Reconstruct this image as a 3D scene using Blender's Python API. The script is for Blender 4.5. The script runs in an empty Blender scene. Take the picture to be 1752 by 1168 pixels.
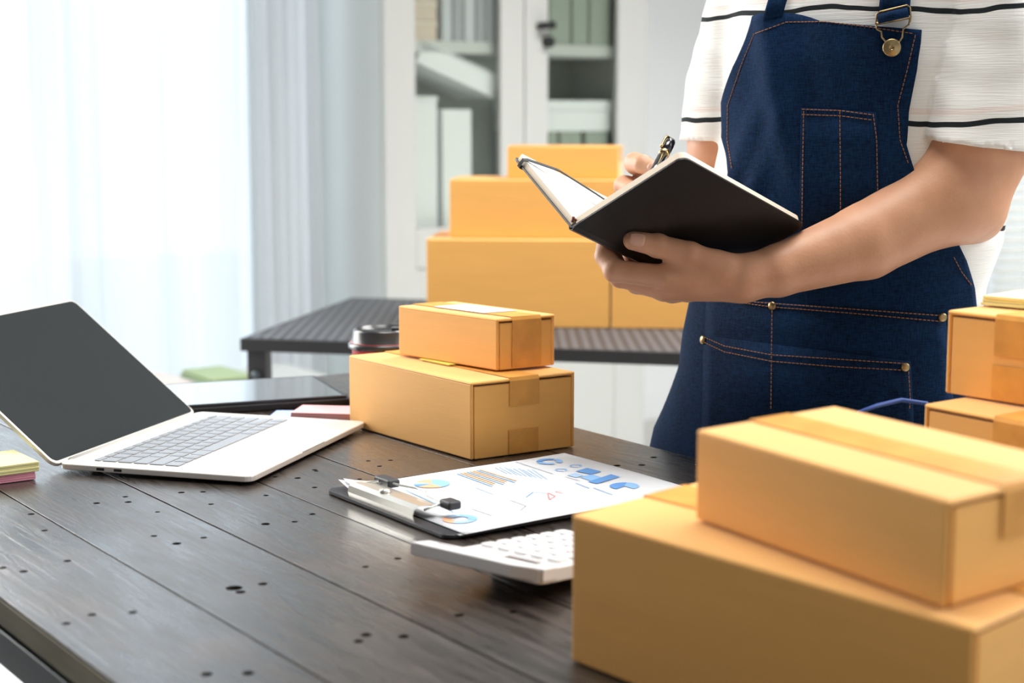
import bpy, bmesh, math, random
import numpy as np
from mathutils import Vector, Matrix

random.seed(7)
SC = bpy.context.scene
COL = SC.collection

# ------------------------------------------------------------------ camera, light, exposure
CAM_Z = 1.14          # eye height
TOP = 0.76            # height of the work table
F = 2750.0            # focal length in pixels of the 1752 wide frame
PITCH = math.atan(384.0 / F)
cam_data = bpy.data.cameras.new('camera')
cam = bpy.data.objects.new('camera', cam_data)
COL.objects.link(cam)
cam.location = (0, 0, CAM_Z)
cam.rotation_euler = (math.pi / 2 - PITCH, 0, 0)
cam_data.sensor_width = 36.0
cam_data.lens = F / 1752.0 * 36.0
cam_data.clip_start = 0.05
cam_data.dof.use_dof = True
cam_data.dof.focus_distance = 1.70
cam_data.dof.aperture_fstop = 5.0
SC.camera = cam

world = bpy.data.worlds.new('daylight')
SC.world = world
world.use_nodes = True
bg = world.node_tree.nodes['Background']
bg.inputs[0].default_value = (0.94, 0.975, 1.0, 1)
bg.inputs[1].default_value = 0.68


def area(name, loc, target, sx, sy, power, color=(1, 1, 1), spread=180):
    l = bpy.data.lights.new(name, 'AREA')
    l.shape = 'RECTANGLE'
    l.size, l.size_y, l.energy, l.color = sx, sy, power, color
    l.spread = math.radians(spread)
    o = bpy.data.objects.new(name, l)
    COL.objects.link(o)
    o.location = loc
    o.rotation_euler = (Vector(target) - Vector(loc)).to_track_quat('-Z', 'Y').to_euler()
    return o


# daylight from the tall window on the left of the room
area('left_window_daylight', (-1.92, 2.98, 1.45), (-0.10, 1.85, 0.90), 1.2, 1.8, 40, (1.0, 0.97, 0.93), 145)
# daylight pouring through the window behind the sheer curtain
area('back_window_daylight', (-1.48, 4.24, 1.35), (-1.48 + 0.579, 4.24 - 0.815, 1.30), 2.1, 2.3, 23, (0.76, 0.88, 1.0))
# added fill light from the upper right, brightens the carton tops
area('right_fill_light', (1.75, 1.85, 2.0), (0.25, 1.15, 0.9), 1.3, 1.1, 17, (1.0, 0.98, 0.95), 120)
# daylight outside the window with the blind
area('blind_window_daylight', tuple(np.array([-0.573, 4.792, 1.2]) + 3.75 * np.array([0.815, 0.579, 0]) + 0.35 * np.array([-0.579, 0.815, 0])), (1.5, 5.0, 1.3), 1.3, 1.9, 36, (0.97, 0.99, 1.0))
# unseen ceiling lamp over the table; the second is added to brighten the cabinet
area('unseen_overhead_light', (0.12, 1.68, 2.66), (0.12, 1.68, 0), 1.0, 1.0, 8, (1.0, 0.98, 0.95), 90)
area('unseen_overhead_light', (1.05, 3.15, 2.66), (1.0, 3.3, 0), 1.3, 1.3, 45, (1.0, 0.98, 0.95), 130)

SC.view_settings.view_transform = 'Standard'
SC.view_settings.look = 'None'
SC.view_settings.gamma = 1
SC.view_settings.use_curve_mapping = False
SC.view_settings.exposure = 0.52
SC.cycles.use_denoising = True
SC.cycles.max_bounces = 8
SC.cycles.transparent_max_bounces = 16
SC.cycles.caustics_reflective = False
SC.cycles.caustics_refractive = False

# ------------------------------------------------------------------ measuring helpers
CT, ST = math.cos(PITCH), math.sin(PITCH)


def ray(px, py):
    x, y = (px - 876) / F, -(py - 584) / F
    return np.array([x, CT + y * ST, -ST + y * CT])


def T(px, py, z=TOP):
    d = ray(px, py)
    return np.array([0, 0, CAM_Z]) + d * ((z - CAM_Z) / d[2])


def at(px, py, Y):
    d = ray(px, py)
    return np.array([0, 0, CAM_Z]) + d * (Y / d[1])


ANG = math.radians(35.39)                    # the room and the work table are turned by this much
V = np.array([math.cos(ANG), math.sin(ANG), 0])
U = np.array([-math.sin(ANG), math.cos(ANG), 0])


# ------------------------------------------------------------------ materials
MATS = {}


def mat(name, color, rough=0.6, metal=0.0, spec=0.5, var=0.0, scale=20.0, bump=0.0, bump_scale=200.0,
        stretch=(1, 1, 1), color2=None, coat=0.0, sss=0.0, sheen=0.0):
    if name in MATS:
        return MATS[name]
    m = bpy.data.materials.new(name)
    m.use_nodes = True
    nt = m.node_tree
    b = nt.nodes['Principled BSDF']
    b.inputs['Base Color'].default_value = (*color, 1)
    b.inputs['Roughness'].default_value = rough
    b.inputs['Metallic'].default_value = metal
    b.inputs['Specular IOR Level'].default_value = spec
    b.inputs['Coat Weight'].default_value = coat
    b.inputs['Sheen Weight'].default_value = sheen
    b.inputs['Sheen Roughness'].default_value = 0.4
    if sss:
        b.inputs['Subsurface Weight'].default_value = sss
        b.inputs['Subsurface Radius'].default_value = (0.012, 0.005, 0.003)
        b.inputs['Subsurface Scale'].default_value = 0.5
    tc = nt.nodes.new('ShaderNodeTexCoord')
    mp = nt.nodes.new('ShaderNodeMapping')
    mp.inputs['Scale'].default_value = stretch
    nt.links.new(tc.outputs['Object'], mp.inputs[0])
    if var or color2:
        n = nt.nodes.new('ShaderNodeTexNoise')
        n.inputs['Scale'].default_value = scale
        n.inputs['Detail'].default_value = 4
        nt.links.new(mp.outputs[0], n.inputs['Vector'])
        r = nt.nodes.new('ShaderNodeValToRGB')
        c2 = color2 or tuple(min(1, c * (1 + var)) for c in color)
        c1 = color if color2 else tuple(c * (1 - var) for c in color)
        r.color_ramp.elements[0].position, r.color_ramp.elements[1].position = 0.3, 0.7
        r.color_ramp.elements[0].color, r.color_ramp.elements[1].color = (*c1, 1), (*c2, 1)
        nt.links.new(n.outputs['Fac'], r.inputs[0])
        nt.links.new(r.outputs[0], b.inputs['Base Color'])
    if bump:
        n2 = nt.nodes.new('ShaderNodeTexNoise')
        n2.inputs['Scale'].default_value = bump_scale
        n2.inputs['Detail'].default_value = 3
        nt.links.new(mp.outputs[0], n2.inputs['Vector'])
        bp = nt.nodes.new('ShaderNodeBump')
        bp.inputs['Strength'].default_value = bump
        bp.inputs['Distance'].default_value = 0.002
        nt.links.new(n2.outputs['Fac'], bp.inputs['Height'])
        nt.links.new(bp.outputs[0], b.inputs['Normal'])
    MATS[name] = m
    return m


def glass_mat(name, tint, gloss=1.0):
    m = bpy.data.materials.new(name)
    m.use_nodes = True
    nt = m.node_tree
    nt.nodes.clear()
    out = nt.nodes.new('ShaderNodeOutputMaterial')
    tr = nt.nodes.new('ShaderNodeBsdfTransparent')
    tr.inputs[0].default_value = (*tint, 1)
    gl = nt.nodes.new('ShaderNodeBsdfGlossy')
    gl.inputs['Roughness'].default_value = 0.02
    lw = nt.nodes.new('ShaderNodeLayerWeight')
    lw.inputs[0].default_value = 0.5
    pw = nt.nodes.new('ShaderNodeMath')
    pw.operation = 'POWER'
    pw.inputs[1].default_value = 5.0
    ma = nt.nodes.new('ShaderNodeMath')
    ma.operation = 'MULTIPLY_ADD'
    ma.inputs[1].default_value, ma.inputs[2].default_value = 0.9, 0.04
    nt.links.new(lw.outputs['Facing'], pw.inputs[0])
    nt.links.new(pw.outputs[0], ma.inputs[0])
    mx = nt.nodes.new('ShaderNodeMixShader')
    nt.links.new(ma.outputs[0], mx.inputs[0])
    nt.links.new(tr.outputs[0], mx.inputs[1])
    nt.links.new(gl.outputs[0], mx.inputs[2])
    nt.links.new(mx.outputs[0], out.inputs[0])
    MATS[name] = m
    return m


def wood_mat():
    m = bpy.data.materials.new('stained_wood')
    m.use_nodes = True
    nt = m.node_tree
    b = nt.nodes['Principled BSDF']
    tc = nt.nodes.new('ShaderNodeTexCoord')
    info = nt.nodes.new('ShaderNodeObjectInfo')
    add = nt.nodes.new('ShaderNodeVectorMath')
    add.operation = 'ADD'
    sc = nt.nodes.new('ShaderNodeVectorMath')
    sc.operation = 'SCALE'
    sc.inputs[3].default_value = 7.0
    cmb = nt.nodes.new('ShaderNodeCombineXYZ')
    for i in range(3):
        nt.links.new(info.outputs['Random'], cmb.inputs[i])
    nt.links.new(cmb.outputs[0], sc.inputs[0])
    nt.links.new(tc.outputs['Object'], add.inputs[0])
    nt.links.new(sc.outputs[0], add.inputs[1])
    mp = nt.nodes.new('ShaderNodeMapping')
    mp.inputs['Scale'].default_value = (34, 2.6, 34)
    nt.links.new(add.outputs[0], mp.inputs[0])
    n = nt.nodes.new('ShaderNodeTexNoise')
    n.inputs['Scale'].default_value = 3.5
    n.inputs['Detail'].default_value = 7
    n.inputs['Roughness'].default_value = 0.6
    n.inputs['Distortion'].default_value = 1.2
    nt.links.new(mp.outputs[0], n.inputs['Vector'])
    r = nt.nodes.new('ShaderNodeValToRGB')
    e = r.color_ramp.elements
    e[0].position, e[1].position = 0.32, 0.75
    e[0].color, e[1].color = (0.012, 0.010, 0.009, 1), (0.058, 0.042, 0.032, 1)
    nt.links.new(n.outputs['Fac'], r.inputs[0])
    # worn brown blotches
    n3 = nt.nodes.new('ShaderNodeTexNoise')
    n3.inputs['Scale'].default_value = 5.0
    n3.inputs['Detail'].default_value = 3
    nt.links.new(add.outputs[0], n3.inputs['Vector'])
    r3 = nt.nodes.new('ShaderNodeValToRGB')
    r3.color_ramp.elements[0].position, r3.color_ramp.elements[1].position = 0.58, 0.80
    nt.links.new(n3.outputs['Fac'], r3.inputs[0])
    mx = nt.nodes.new('ShaderNodeMixRGB')
    mx.inputs[2].default_value = (0.085, 0.055, 0.04, 1)
    nt.links.new(r3.outputs[0], mx.inputs[0])
    nt.links.new(r.outputs[0], mx.inputs[1])
    nt.links.new(mx.outputs[0], b.inputs['Base Color'])
    rr = nt.nodes.new('ShaderNodeMapRange')
    rr.inputs['From Min'].default_value, rr.inputs['From Max'].default_value = 0.3, 0.75
    rr.inputs['To Min'].default_value, rr.inputs['To Max'].default_value = 0.20, 0.46
    nt.links.new(n.outputs['Fac'], rr.inputs['Value'])
    cl_ = nt.nodes.new('ShaderNodeMath')                 # cloudy wear of the varnish
    cl_.operation = 'MULTIPLY_ADD'
    cl_.inputs[1].default_value = 0.45
    wr_ = nt.nodes.new('ShaderNodeTexNoise')
    wr_.inputs['Scale'].default_value = 11.0
    wr_.inputs['Detail'].default_value = 5
    mp2 = nt.nodes.new('ShaderNodeMapping')
    mp2.inputs['Scale'].default_value = (1.6, 0.6, 1)
    nt.links.new(add.outputs[0], mp2.inputs[0])
    nt.links.new(mp2.outputs[0], wr_.inputs['Vector'])
    nt.links.new(wr_.outputs['Fac'], cl_.inputs[0])
    sb_ = nt.nodes.new('ShaderNodeMath')
    sb_.operation = 'ADD'
    sb_.inputs[1].default_value = -0.22
    nt.links.new(rr.outputs[0], sb_.inputs[0])
    nt.links.new(sb_.outputs[0], cl_.inputs[2])
    nt.links.new(cl_.outputs[0], b.inputs['Roughness'])
    bp = nt.nodes.new('ShaderNodeBump')
    bp.inputs['Strength'].default_value = 0.5
    b.inputs['Specular IOR Level'].default_value = 0.7
    b.inputs['Coat Weight'].default_value = 0.4
    b.inputs['Coat Roughness'].default_value = 0.22
    bp.inputs['Distance'].default_value = 0.002
    nt.links.new(n.outputs['Fac'], bp.inputs['Height'])
    nt.links.new(bp.outputs[0], b.inputs['Normal'])
    MATS['stained_wood'] = m
    return m


def curtain_mat():
    m = bpy.data.materials.new('sheer_voile')
    m.use_nodes = True
    nt = m.node_tree
    nt.nodes.clear()
    out = nt.nodes.new('ShaderNodeOutputMaterial')
    tr = nt.nodes.new('ShaderNodeBsdfTransparent')
    df = nt.nodes.new('ShaderNodeBsdfDiffuse')
    df.inputs[0].default_value = (0.72, 0.73, 0.74, 1)
    tl = nt.nodes.new('ShaderNodeBsdfTranslucent')
    tl.inputs[0].default_value = (0.88, 0.89, 0.90, 1)
    m1 = nt.nodes.new('ShaderNodeMixShader')
    m1.inputs[0].default_value = 0.6
    nt.links.new(df.outputs[0], m1.inputs[1])
    nt.links.new(tl.outputs[0], m1.inputs[2])
    m2 = nt.nodes.new('ShaderNodeMixShader')
    m2.inputs[0].default_value = 0.72
    nt.links.new(tr.outputs[0], m2.inputs[1])
    nt.links.new(m1.outputs[0], m2.inputs[2])
    nt.links.new(m2.outputs[0], out.inputs[0])
    MATS['sheer_voile'] = m
    return m


def denim_mat():
    m = bpy.data.materials.new('denim')
    m.use_nodes = True
    nt = m.node_tree
    b = nt.nodes['Principled BSDF']
    b.inputs['Roughness'].default_value = 0.9
    b.inputs['Specular IOR Level'].default_value = 0.08
    b.inputs['Sheen Weight'].default_value = 0.04
    b.inputs['Sheen Tint'].default_value = (0.35, 0.5, 0.9, 1)
    tc = nt.nodes.new('ShaderNodeTexCoord')
    cols = []
    for sc_, st in ((1.0, (900, 900, 120)), (1.0, (120, 120, 900)), (14, (1, 1, 0.35))):
        mp = nt.nodes.new('ShaderNodeMapping')
        mp.inputs['Scale'].default_value = st
        nt.links.new(tc.outputs['Object'], mp.inputs[0])
        n = nt.nodes.new('ShaderNodeTexNoise')
        n.inputs['Scale'].default_value = sc_
        n.inputs['Detail'].default_value = 2
        nt.links.new(mp.outputs[0], n.inputs['Vector'])
        cols.append(n)
    a = nt.nodes.new('ShaderNodeMath')
    a.operation = 'ADD'
    nt.links.new(cols[0].outputs['Fac'], a.inputs[0])
    nt.links.new(cols[1].outputs['Fac'], a.inputs[1])
    a2 = nt.nodes.new('ShaderNodeMath')
    a2.operation = 'MULTIPLY_ADD'
    a2.inputs[1].default_value = 0.8
    nt.links.new(cols[2].outputs['Fac'], a2.inputs[0])
    nt.links.new(a.outputs[0], a2.inputs[2])
    r = nt.nodes.new('ShaderNodeValToRGB')
    e = r.color_ramp.elements
    mr = nt.nodes.new('ShaderNodeMath')
    mr.operation = 'MULTIPLY'
    mr.inputs[1].default_value = 1 / 2.8
    nt.links.new(a2.outputs[0], mr.inputs[0])
    e[0].position, e[1].position = 0.36, 0.66
    e[0].color, e[1].color = (0.0012, 0.005, 0.0145, 1), (0.0062, 0.0275, 0.080, 1)
    nt.links.new(mr.outputs[0], r.inputs[0])
    nt.links.new(r.outputs[0], b.inputs['Base Color'])
    bp = nt.nodes.new('ShaderNodeBump')
    bp.inputs['Strength'].default_value = 0.4
    bp.inputs['Distance'].default_value = 0.0008
    nt.links.new(a.outputs[0], bp.inputs['Height'])
    nt.links.new(bp.outputs[0], b.inputs['Normal'])
    MATS['denim'] = m
    return m


def shirt_mat():
    """cream jersey; thin black stripes with a faint pink stripe above each, woven at fixed heights"""
    m = bpy.data.materials.new('striped_jersey')
    m.use_nodes = True
    nt = m.node_tree
    b = nt.nodes['Principled BSDF']
    b.inputs['Roughness'].default_value = 0.85
    b.inputs['Specular IOR Level'].default_value = 0.2
    tc = nt.nodes.new('ShaderNodeTexCoord')
    sep = nt.nodes.new('ShaderNodeSeparateXYZ')
    nt.links.new(tc.outputs['Object'], sep.inputs[0])
    wob = nt.nodes.new('ShaderNodeTexNoise')
    wob.inputs['Scale'].default_value = 9
    nt.links.new(tc.outputs['Object'], wob.inputs['Vector'])
    z = nt.nodes.new('ShaderNodeMath')
    z.operation = 'MULTIPLY_ADD'
    z.inputs[1].default_value = 0.022
    nt.links.new(wob.outputs['Fac'], z.inputs[0])
    nt.links.new(sep.outputs[2], z.inputs[2])
    off = nt.nodes.new('ShaderNodeMath')
    off.operation = 'ADD'
    off.inputs[1].default_value = -1.131 - 0.011 + 0.119 * 8
    nt.links.new(z.outputs[0], off.inputs[0])
    md = nt.nodes.new('ShaderNodeMath')
    md.operation = 'MODULO'
    md.inputs[1].default_value = 0.119
    nt.links.new(off.outputs[0], md.inputs[0])
    r = nt.nodes.new('ShaderNodeValToRGB')
    r.color_ramp.interpolation = 'CONSTANT'
    dv = nt.nodes.new('ShaderNodeMath')
    dv.operation = 'DIVIDE'
    dv.inputs[1].default_value = 0.119
    nt.links.new(md.outputs[0], dv.inputs[0])
    e = r.color_ramp.elements
    base, blk, pnk = (0.76, 0.765, 0.74, 1), (0.012, 0.016, 0.018, 1), (0.74, 0.67, 0.63, 1)
    e[0].position, e[0].color = 0.0, blk
    e[1].position, e[1].color = 0.046, base
    for p, c in ((0.10, pnk), (0.15, base)):
        x = e.new(p)
        x.color = c
    nt.links.new(dv.outputs[0], r.inputs[0])
    nt.links.new(r.outputs[0], b.inputs['Base Color'])
    mp = nt.nodes.new('ShaderNodeMapping')
    mp.inputs['Scale'].default_value = (30, 30, 620)
    nt.links.new(tc.outputs['Object'], mp.inputs[0])
    n = nt.nodes.new('ShaderNodeTexNoise')
    n.inputs['Scale'].default_value = 1.0
    nt.links.new(mp.outputs[0], n.inputs['Vector'])
    bp = nt.nodes.new('ShaderNodeBump')
    bp.inputs['Strength'].default_value = 0.35
    bp.inputs['Distance'].default_value = 0.0014
    nt.links.new(n.outputs['Fac'], bp.inputs['Height'])
    nt.links.new(bp.outputs[0], b.inputs['Normal'])
    MATS['striped_jersey'] = m
    return m


def rib_mat(name, c1, c2, direction, pitch, rough=0.5):
    """fine woven ribs running one way"""
    m = bpy.data.materials.new(name)
    m.use_nodes = True
    nt = m.node_tree
    b = nt.nodes['Principled BSDF']
    b.inputs['Roughness'].default_value = rough
    tc = nt.nodes.new('ShaderNodeTexCoord')
    w = nt.nodes.new('ShaderNodeTexWave')
    w.bands_direction = direction
    w.inputs['Scale'].default_value = 2 * math.pi / pitch / 20.0 * 1.0
    w.inputs['Distortion'].default_value = 0.4
    nt.links.new(tc.outputs['Object'], w.inputs['Vector'])
    r = nt.nodes.new('ShaderNodeValToRGB')
    r.color_ramp.elements[0].color, r.color_ramp.elements[1].color = (*c1, 1), (*c2, 1)
    nt.links.new(w.outputs['Fac'], r.inputs[0])
    nt.links.new(r.outputs[0], b.inputs['Base Color'])
    bp = nt.nodes.new('ShaderNodeBump')
    bp.inputs['Strength'].default_value = 0.6
    bp.inputs['Distance'].default_value = 0.003
    nt.links.new(w.outputs['Fac'], bp.inputs['Height'])
    nt.links.new(bp.outputs[0], b.inputs['Normal'])
    MATS[name] = m
    return m


WOOD = wood_mat()
VOILE = curtain_mat()
DENIM = denim_mat()
JERSEY = shirt_mat()
GLASS = glass_mat('cabinet_glass', (0.94, 0.96, 0.94))
PANE = glass_mat('window_glass', (0.95, 0.97, 0.97))
CARD = mat('cardboard', (0.86, 0.445, 0.118), 0.6, spec=0.3, var=0.03, scale=9, bump=0.06, bump_scale=60, stretch=(1, 1, 8), sheen=0.22)
CARD_EDGE = mat('cardboard_edge', (0.42, 0.24, 0.09), 0.9)
TAPE = mat('packing_tape', (0.72, 0.34, 0.075), 0.38, spec=0.25, var=0.12, scale=35, bump=0.25, bump_scale=45)
PAPER = mat('white_paper', (0.68, 0.70, 0.73), 0.7, spec=0.2)
WALLM = mat('wall_paint', (0.86, 0.89, 0.895), 0.9)
FLOORM = mat('floor_tile', (0.85, 0.84, 0.82), 0.22, spec=0.8, var=0.04, scale=3)
CABW = mat('cabinet_enamel', (0.62, 0.635, 0.61), 0.45)
CABIN = mat('cabinet_back', (0.50, 0.56, 0.46), 0.7)  # grey-green puts the dim interior and glass tint into the colour
BLACK = mat('black_metal', (0.012, 0.012, 0.013), 0.45)
STEEL = mat('dark_steel', (0.06, 0.075, 0.085), 0.4, metal=0.6)
RAW = mat('raw_wood_edge', (0.085, 0.075, 0.05), 0.7, color2=(0.20, 0.18, 0.125), scale=6, stretch=(8, 1, 8))
ALU = mat('champagne_aluminium', (0.80, 0.765, 0.72), 0.38, metal=0.35, spec=0.5)
KEYM = mat('grey_keycap', (0.33, 0.36, 0.40), 0.55)
SCREEN = mat('dark_screen', (0.028, 0.034, 0.036), 0.12, spec=0.5)
SKIN = mat('skin', (0.52, 0.262, 0.152), 0.48, spec=0.4, sss=0.10, color2=(0.58, 0.305, 0.182), scale=40, bump=0.12, bump_scale=350)
NAIL = mat('nail', (0.58, 0.33, 0.235), 0.38, spec=0.5)
COVER = mat('black_leatherette', (0.012, 0.010, 0.009), 0.42, spec=0.4, bump=0.1, bump_scale=900)
PAGE = mat('cream_pages', (0.78, 0.68, 0.55), 0.8, spec=0.15)
PAGEW = mat('white_page', (0.88, 0.88, 0.86), 0.8, spec=0.15)
RIBBON = mat('brown_ribbon', (0.16, 0.05, 0.025), 0.6)
PENB = mat('black_lacquer', (0.01, 0.01, 0.012), 0.12, coat=0.5)
GOLD = mat('gold', (0.80, 0.56, 0.22), 0.25, metal=1.0)
BRASS = mat('antique_brass', (0.33, 0.24, 0.12), 0.35, metal=1.0, var=0.25, scale=90)
THREAD = mat('rust_thread', (0.24, 0.095, 0.035), 0.8)


# ------------------------------------------------------------------ object helpers
def link_mesh(name, me, m=None, parent=None, smooth=False):
    o = bpy.data.objects.new(name, me)
    COL.objects.link(o)
    if m is not None and not me.materials:
        me.materials.append(m)
    if parent is not None:
        o.parent = parent
    if smooth:
        me.polygons.foreach_set('use_smooth', [True] * len(me.polygons))
    return o


def tag(o, label=None, cat=None, group=None, kind=None):
    if label:
        o['label'] = label
    if cat:
        o['category'] = cat
    if group:
        o['group'] = group
    if kind:
        o['kind'] = kind
    return o


def thing(name, label, cat, loc=(0, 0, 0), rot=0.0, group=None):
    o = bpy.data.objects.new(name, None)
    o.empty_display_size = 0.05
    COL.objects.link(o)
    o.location = [float(c) for c in loc]
    o.rotation_euler = (0, 0, rot)
    return tag(o, label, cat, group)


def copy_tree(o, parent=None):
    c = o.copy()
    COL.objects.link(c)
    if parent is not None:
        c.parent = parent
    for ch in list(o.children):
        copy_tree(ch, c)
    return c


def rbox(name, size, center, m, parent=None, bevel=0.0, seg=2, rot=None, skew=None, smooth=True):
    """a box of size about center (parent's coordinates); rot = Matrix; skew = (ex, ey) local axes"""
    bm = bmesh.new()
    bmesh.ops.create_cube(bm, size=1.0)
    for v in bm.verts:
        v.co = Vector((v.co.x * size[0], v.co.y * size[1], v.co.z * size[2]))
    if bevel > 0:
        bmesh.ops.bevel(bm, geom=bm.edges[:], offset=bevel, segments=seg, profile=0.5, affect='EDGES')
    c = Vector(center)
    for v in bm.verts:
        p = v.co.copy()
        if rot is not None:
            p = rot @ p
        p = p + c
        if skew is not None:
            p = Vector((p.x * skew[0][0] + p.y * skew[1][0], p.x * skew[0][1] + p.y * skew[1][1], p.z))
        v.co = p
    me = bpy.data.meshes.new(name)
    bm.to_mesh(me)
    bm.free()
    o = link_mesh(name, me, m, parent)
    if smooth and bevel > 0:
        me.polygons.foreach_set('use_smooth', [True] * len(me.polygons))
        md = o.modifiers.new('wn', 'WEIGHTED_NORMAL')
        md.keep_sharp = False
    return o


def pydata(name, verts, faces, m, parent=None, smooth=False):
    me = bpy.data.meshes.new(name)
    me.from_pydata([tuple(map(float, v)) for v in verts], [], faces)
    me.update()
    return link_mesh(name, me, m, parent, smooth)


def tube_geo(pts, r, n=8, verts=None, faces=None, closed=False):
    verts = [] if verts is None else verts
    faces = [] if faces is None else faces
    pts = [Vector(tuple(map(float, p))) for p in pts]
    N = len(pts)
    rs = r if isinstance(r, (list, tuple)) else [r] * N
    up = Vector((0.123, 0.31, 0.94))
    base = len(verts)
    for i, p in enumerate(pts):
        if closed:
            t = pts[(i + 1) % N] - pts[i - 1]
        else:
            t = pts[min(i + 1, N - 1)] - pts[max(i - 1, 0)]
        t.normalize()
        a = t.cross(up)
        if a.length < 1e-4:
            a = t.cross(Vector((1, 0, 0)))
        a.normalize()
        b = t.cross(a)
        for k in range(n):
            q = 2 * math.pi * k / n
            verts.append(tuple(p + (a * math.cos(q) + b * math.sin(q)) * rs[i]))
    for i in range(N if closed else N - 1):
        i2 = (i + 1) % N
        for k in range(n):
            k2 = (k + 1) % n
            faces.append((base + i * n + k, base + i * n + k2, base + i2 * n + k2, base + i2 * n + k))
    if not closed:
        faces.append(tuple(base + k for k in reversed(range(n))))
        faces.append(tuple(base + (N - 1) * n + k for k in range(n)))
    return verts, faces


def tube(name, pts, r, m, parent=None, n=8, closed=False):
    v, f = tube_geo(pts, r, n, closed=closed)
    return pydata(name, v, f, m, parent, True)


def lathe(name, prof, m, parent=None, n=32, loc=(0, 0, 0)):
    verts, faces = [], []
    for (r, z) in prof:
        for k in range(n):
            q = 2 * math.pi * k / n
            verts.append((loc[0] + r * math.cos(q), loc[1] + r * math.sin(q), loc[2] + z))
    for i in range(len(prof) - 1):
        for k in range(n):
            k2 = (k + 1) % n
            faces.append((i * n + k, i * n + k2, (i + 1) * n + k2, (i + 1) * n + k))
    faces.append(tuple(reversed(range(n))))
    faces.append(tuple((len(prof) - 1) * n + k for k in range(n)))
    return pydata(name, verts, faces, m, parent, True)


def prism(name, poly, z0, z1, m, parent=None, bevel=0.0):
    """extrude an outline (counter-clockwise x, y) from z0 to z1"""
    bm = bmesh.new()
    vs = [bm.verts.new((float(x), float(y), z0)) for x, y in poly]
    f = bm.faces.new(vs)
    ex = bmesh.ops.extrude_face_region(bm, geom=[f])
    for g in ex['geom']:
        if isinstance(g, bmesh.types.BMVert):
            g.co.z = z1
    bmesh.ops.recalc_face_normals(bm, faces=bm.faces[:])
    if bevel:
        ed = [e for e in bm.edges if abs(e.verts[0].co.z - e.verts[1].co.z) < 1e-6]
        bmesh.ops.bevel(bm, geom=ed, offset=bevel, segments=2, profile=0.5, affect='EDGES')
    me = bpy.data.meshes.new(name)
    bm.to_mesh(me)
    bm.free()
    return link_mesh(name, me, m, parent)


def round_rect(x0, y0, x1, y1, r, n=5):
    out = []
    for cx, cy, a0 in ((x1 - r, y1 - r, 0), (x0 + r, y1 - r, 90), (x0 + r, y0 + r, 180), (x1 - r, y0 + r, 270)):
        for i in range(n + 1):
            a = math.radians(a0 + 90.0 * i / n)
            out.append((cx + r * math.cos(a), cy + r * math.sin(a)))
    return out


# ------------------------------------------------------------------ room
BACK = np.array([-0.33, 4.45, 0.0]) + 0.42 * U      # a point of the back wall behind the cabinet's left edge


def wall_t(px, base=BACK):
    r = (px - 876) / (F / CT)
    return (r * base[1] - base[0]) / (V[0] - r * V[1])


ROT = ANG                                            # local x along the back wall, local y away from us


def room_box(name, x0, x1, y0, y1, z0, z1, m, kind='structure', parent=None, base=BACK, bevel=0.0):
    o = rbox(name, (x1 - x0, y1 - y0, z1 - z0), ((x0 + x1) / 2, (y0 + y1) / 2, (z0 + z1) / 2), m, parent, bevel)
    if parent is None:
        o.location = tuple(base)
        o.rotation_euler = (0, 0, ROT)
        if kind:
            o['kind'] = kind
    return o


room_box('floor', -3.35, 4.6, -6.0, 0.3, -0.05, 0.0, FLOORM)
WL, WR = -2.05, wall_t(458)                           # the opening of the left window
BL, BR = wall_t(1700), wall_t(1700) + 1.3            # the opening with the blind
wb = bpy.data.objects.new('wall_back', None)
COL.objects.link(wb)
wb.location = tuple(BACK)
wb.rotation_euler = (0, 0, ROT)
wb['kind'] = 'structure'
room_box('wall_panel', -2.35, WL, 0, 0.15, 0, 2.7, WALLM, parent=wb)
room_box('wall_panel', WL, WR, 0, 0.15, 2.35, 2.7, WALLM, parent=wb)
room_box('wall_panel', WL, WR, 0, 0.15, 0, 0.06, WALLM, parent=wb)
room_box('wall_panel', WR, BL, 0, 0.15, 0, 2.7, WALLM, parent=wb)
room_box('wall_panel', BL, BR, 0, 0.15, 0, 0.2, WALLM, parent=wb)
room_box('wall_panel', BL, BR, 0, 0.15, 2.2, 2.7, WALLM, parent=wb)
room_box('wall_panel', BR, 4.75, 0, 0.15, 0, 2.7, WALLM, parent=wb)
room_box('baseboard_back', WR, 4.5, -0.018, -0.001, 0.0, 0.09, CABW)


def window(n, x0, x1, z0, z1, bars):
    w = bpy.data.objects.new('window_%d' % n, None)
    COL.objects.link(w)
    w.location = tuple(BACK)
    w.rotation_euler = (0, 0, ROT)
    w['kind'] = 'structure'
    fr = mat('window_frame', (0.72, 0.75, 0.77), 0.5)
    for (a, b, c, d) in ((x0, x1, z0, z0 + 0.05), (x0, x1, z1 - 0.05, z1), (x0, x0 + 0.05, z0 + 0.05, z1 - 0.05), (x1 - 0.05, x1, z0 + 0.05, z1 - 0.05)):
        room_box('frame_bar', a, b, 0.04, 0.10, c, d, fr, parent=w)
    for k in range(1, bars):
        x = x0 + (x1 - x0) * k / bars
        room_box('frame_bar', x - 0.03, x + 0.03, 0.04, 0.10, z0 + 0.05, z1 - 0.05, fr, parent=w)
    for k in range(bars):
        a = x0 + (x1 - x0) * k / bars + 0.03
        room_box('pane', a, a + (x1 - x0) / bars - 0.06, 0.065, 0.071, z0 + 0.05, z1 - 0.05, PANE, parent=w)
    return w


window(1, WL, WR, 0.06, 2.35, 3)
window(2, BL, BR, 0.2, 2.2, 2)
# the terrace outside, with a pale building across it
room_box('ground', -7.0, 5.0, 0.3, 9.0, -0.12, -0.05, mat('terrace_paving', (0.6, 0.6, 0.57), 0.8))

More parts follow.
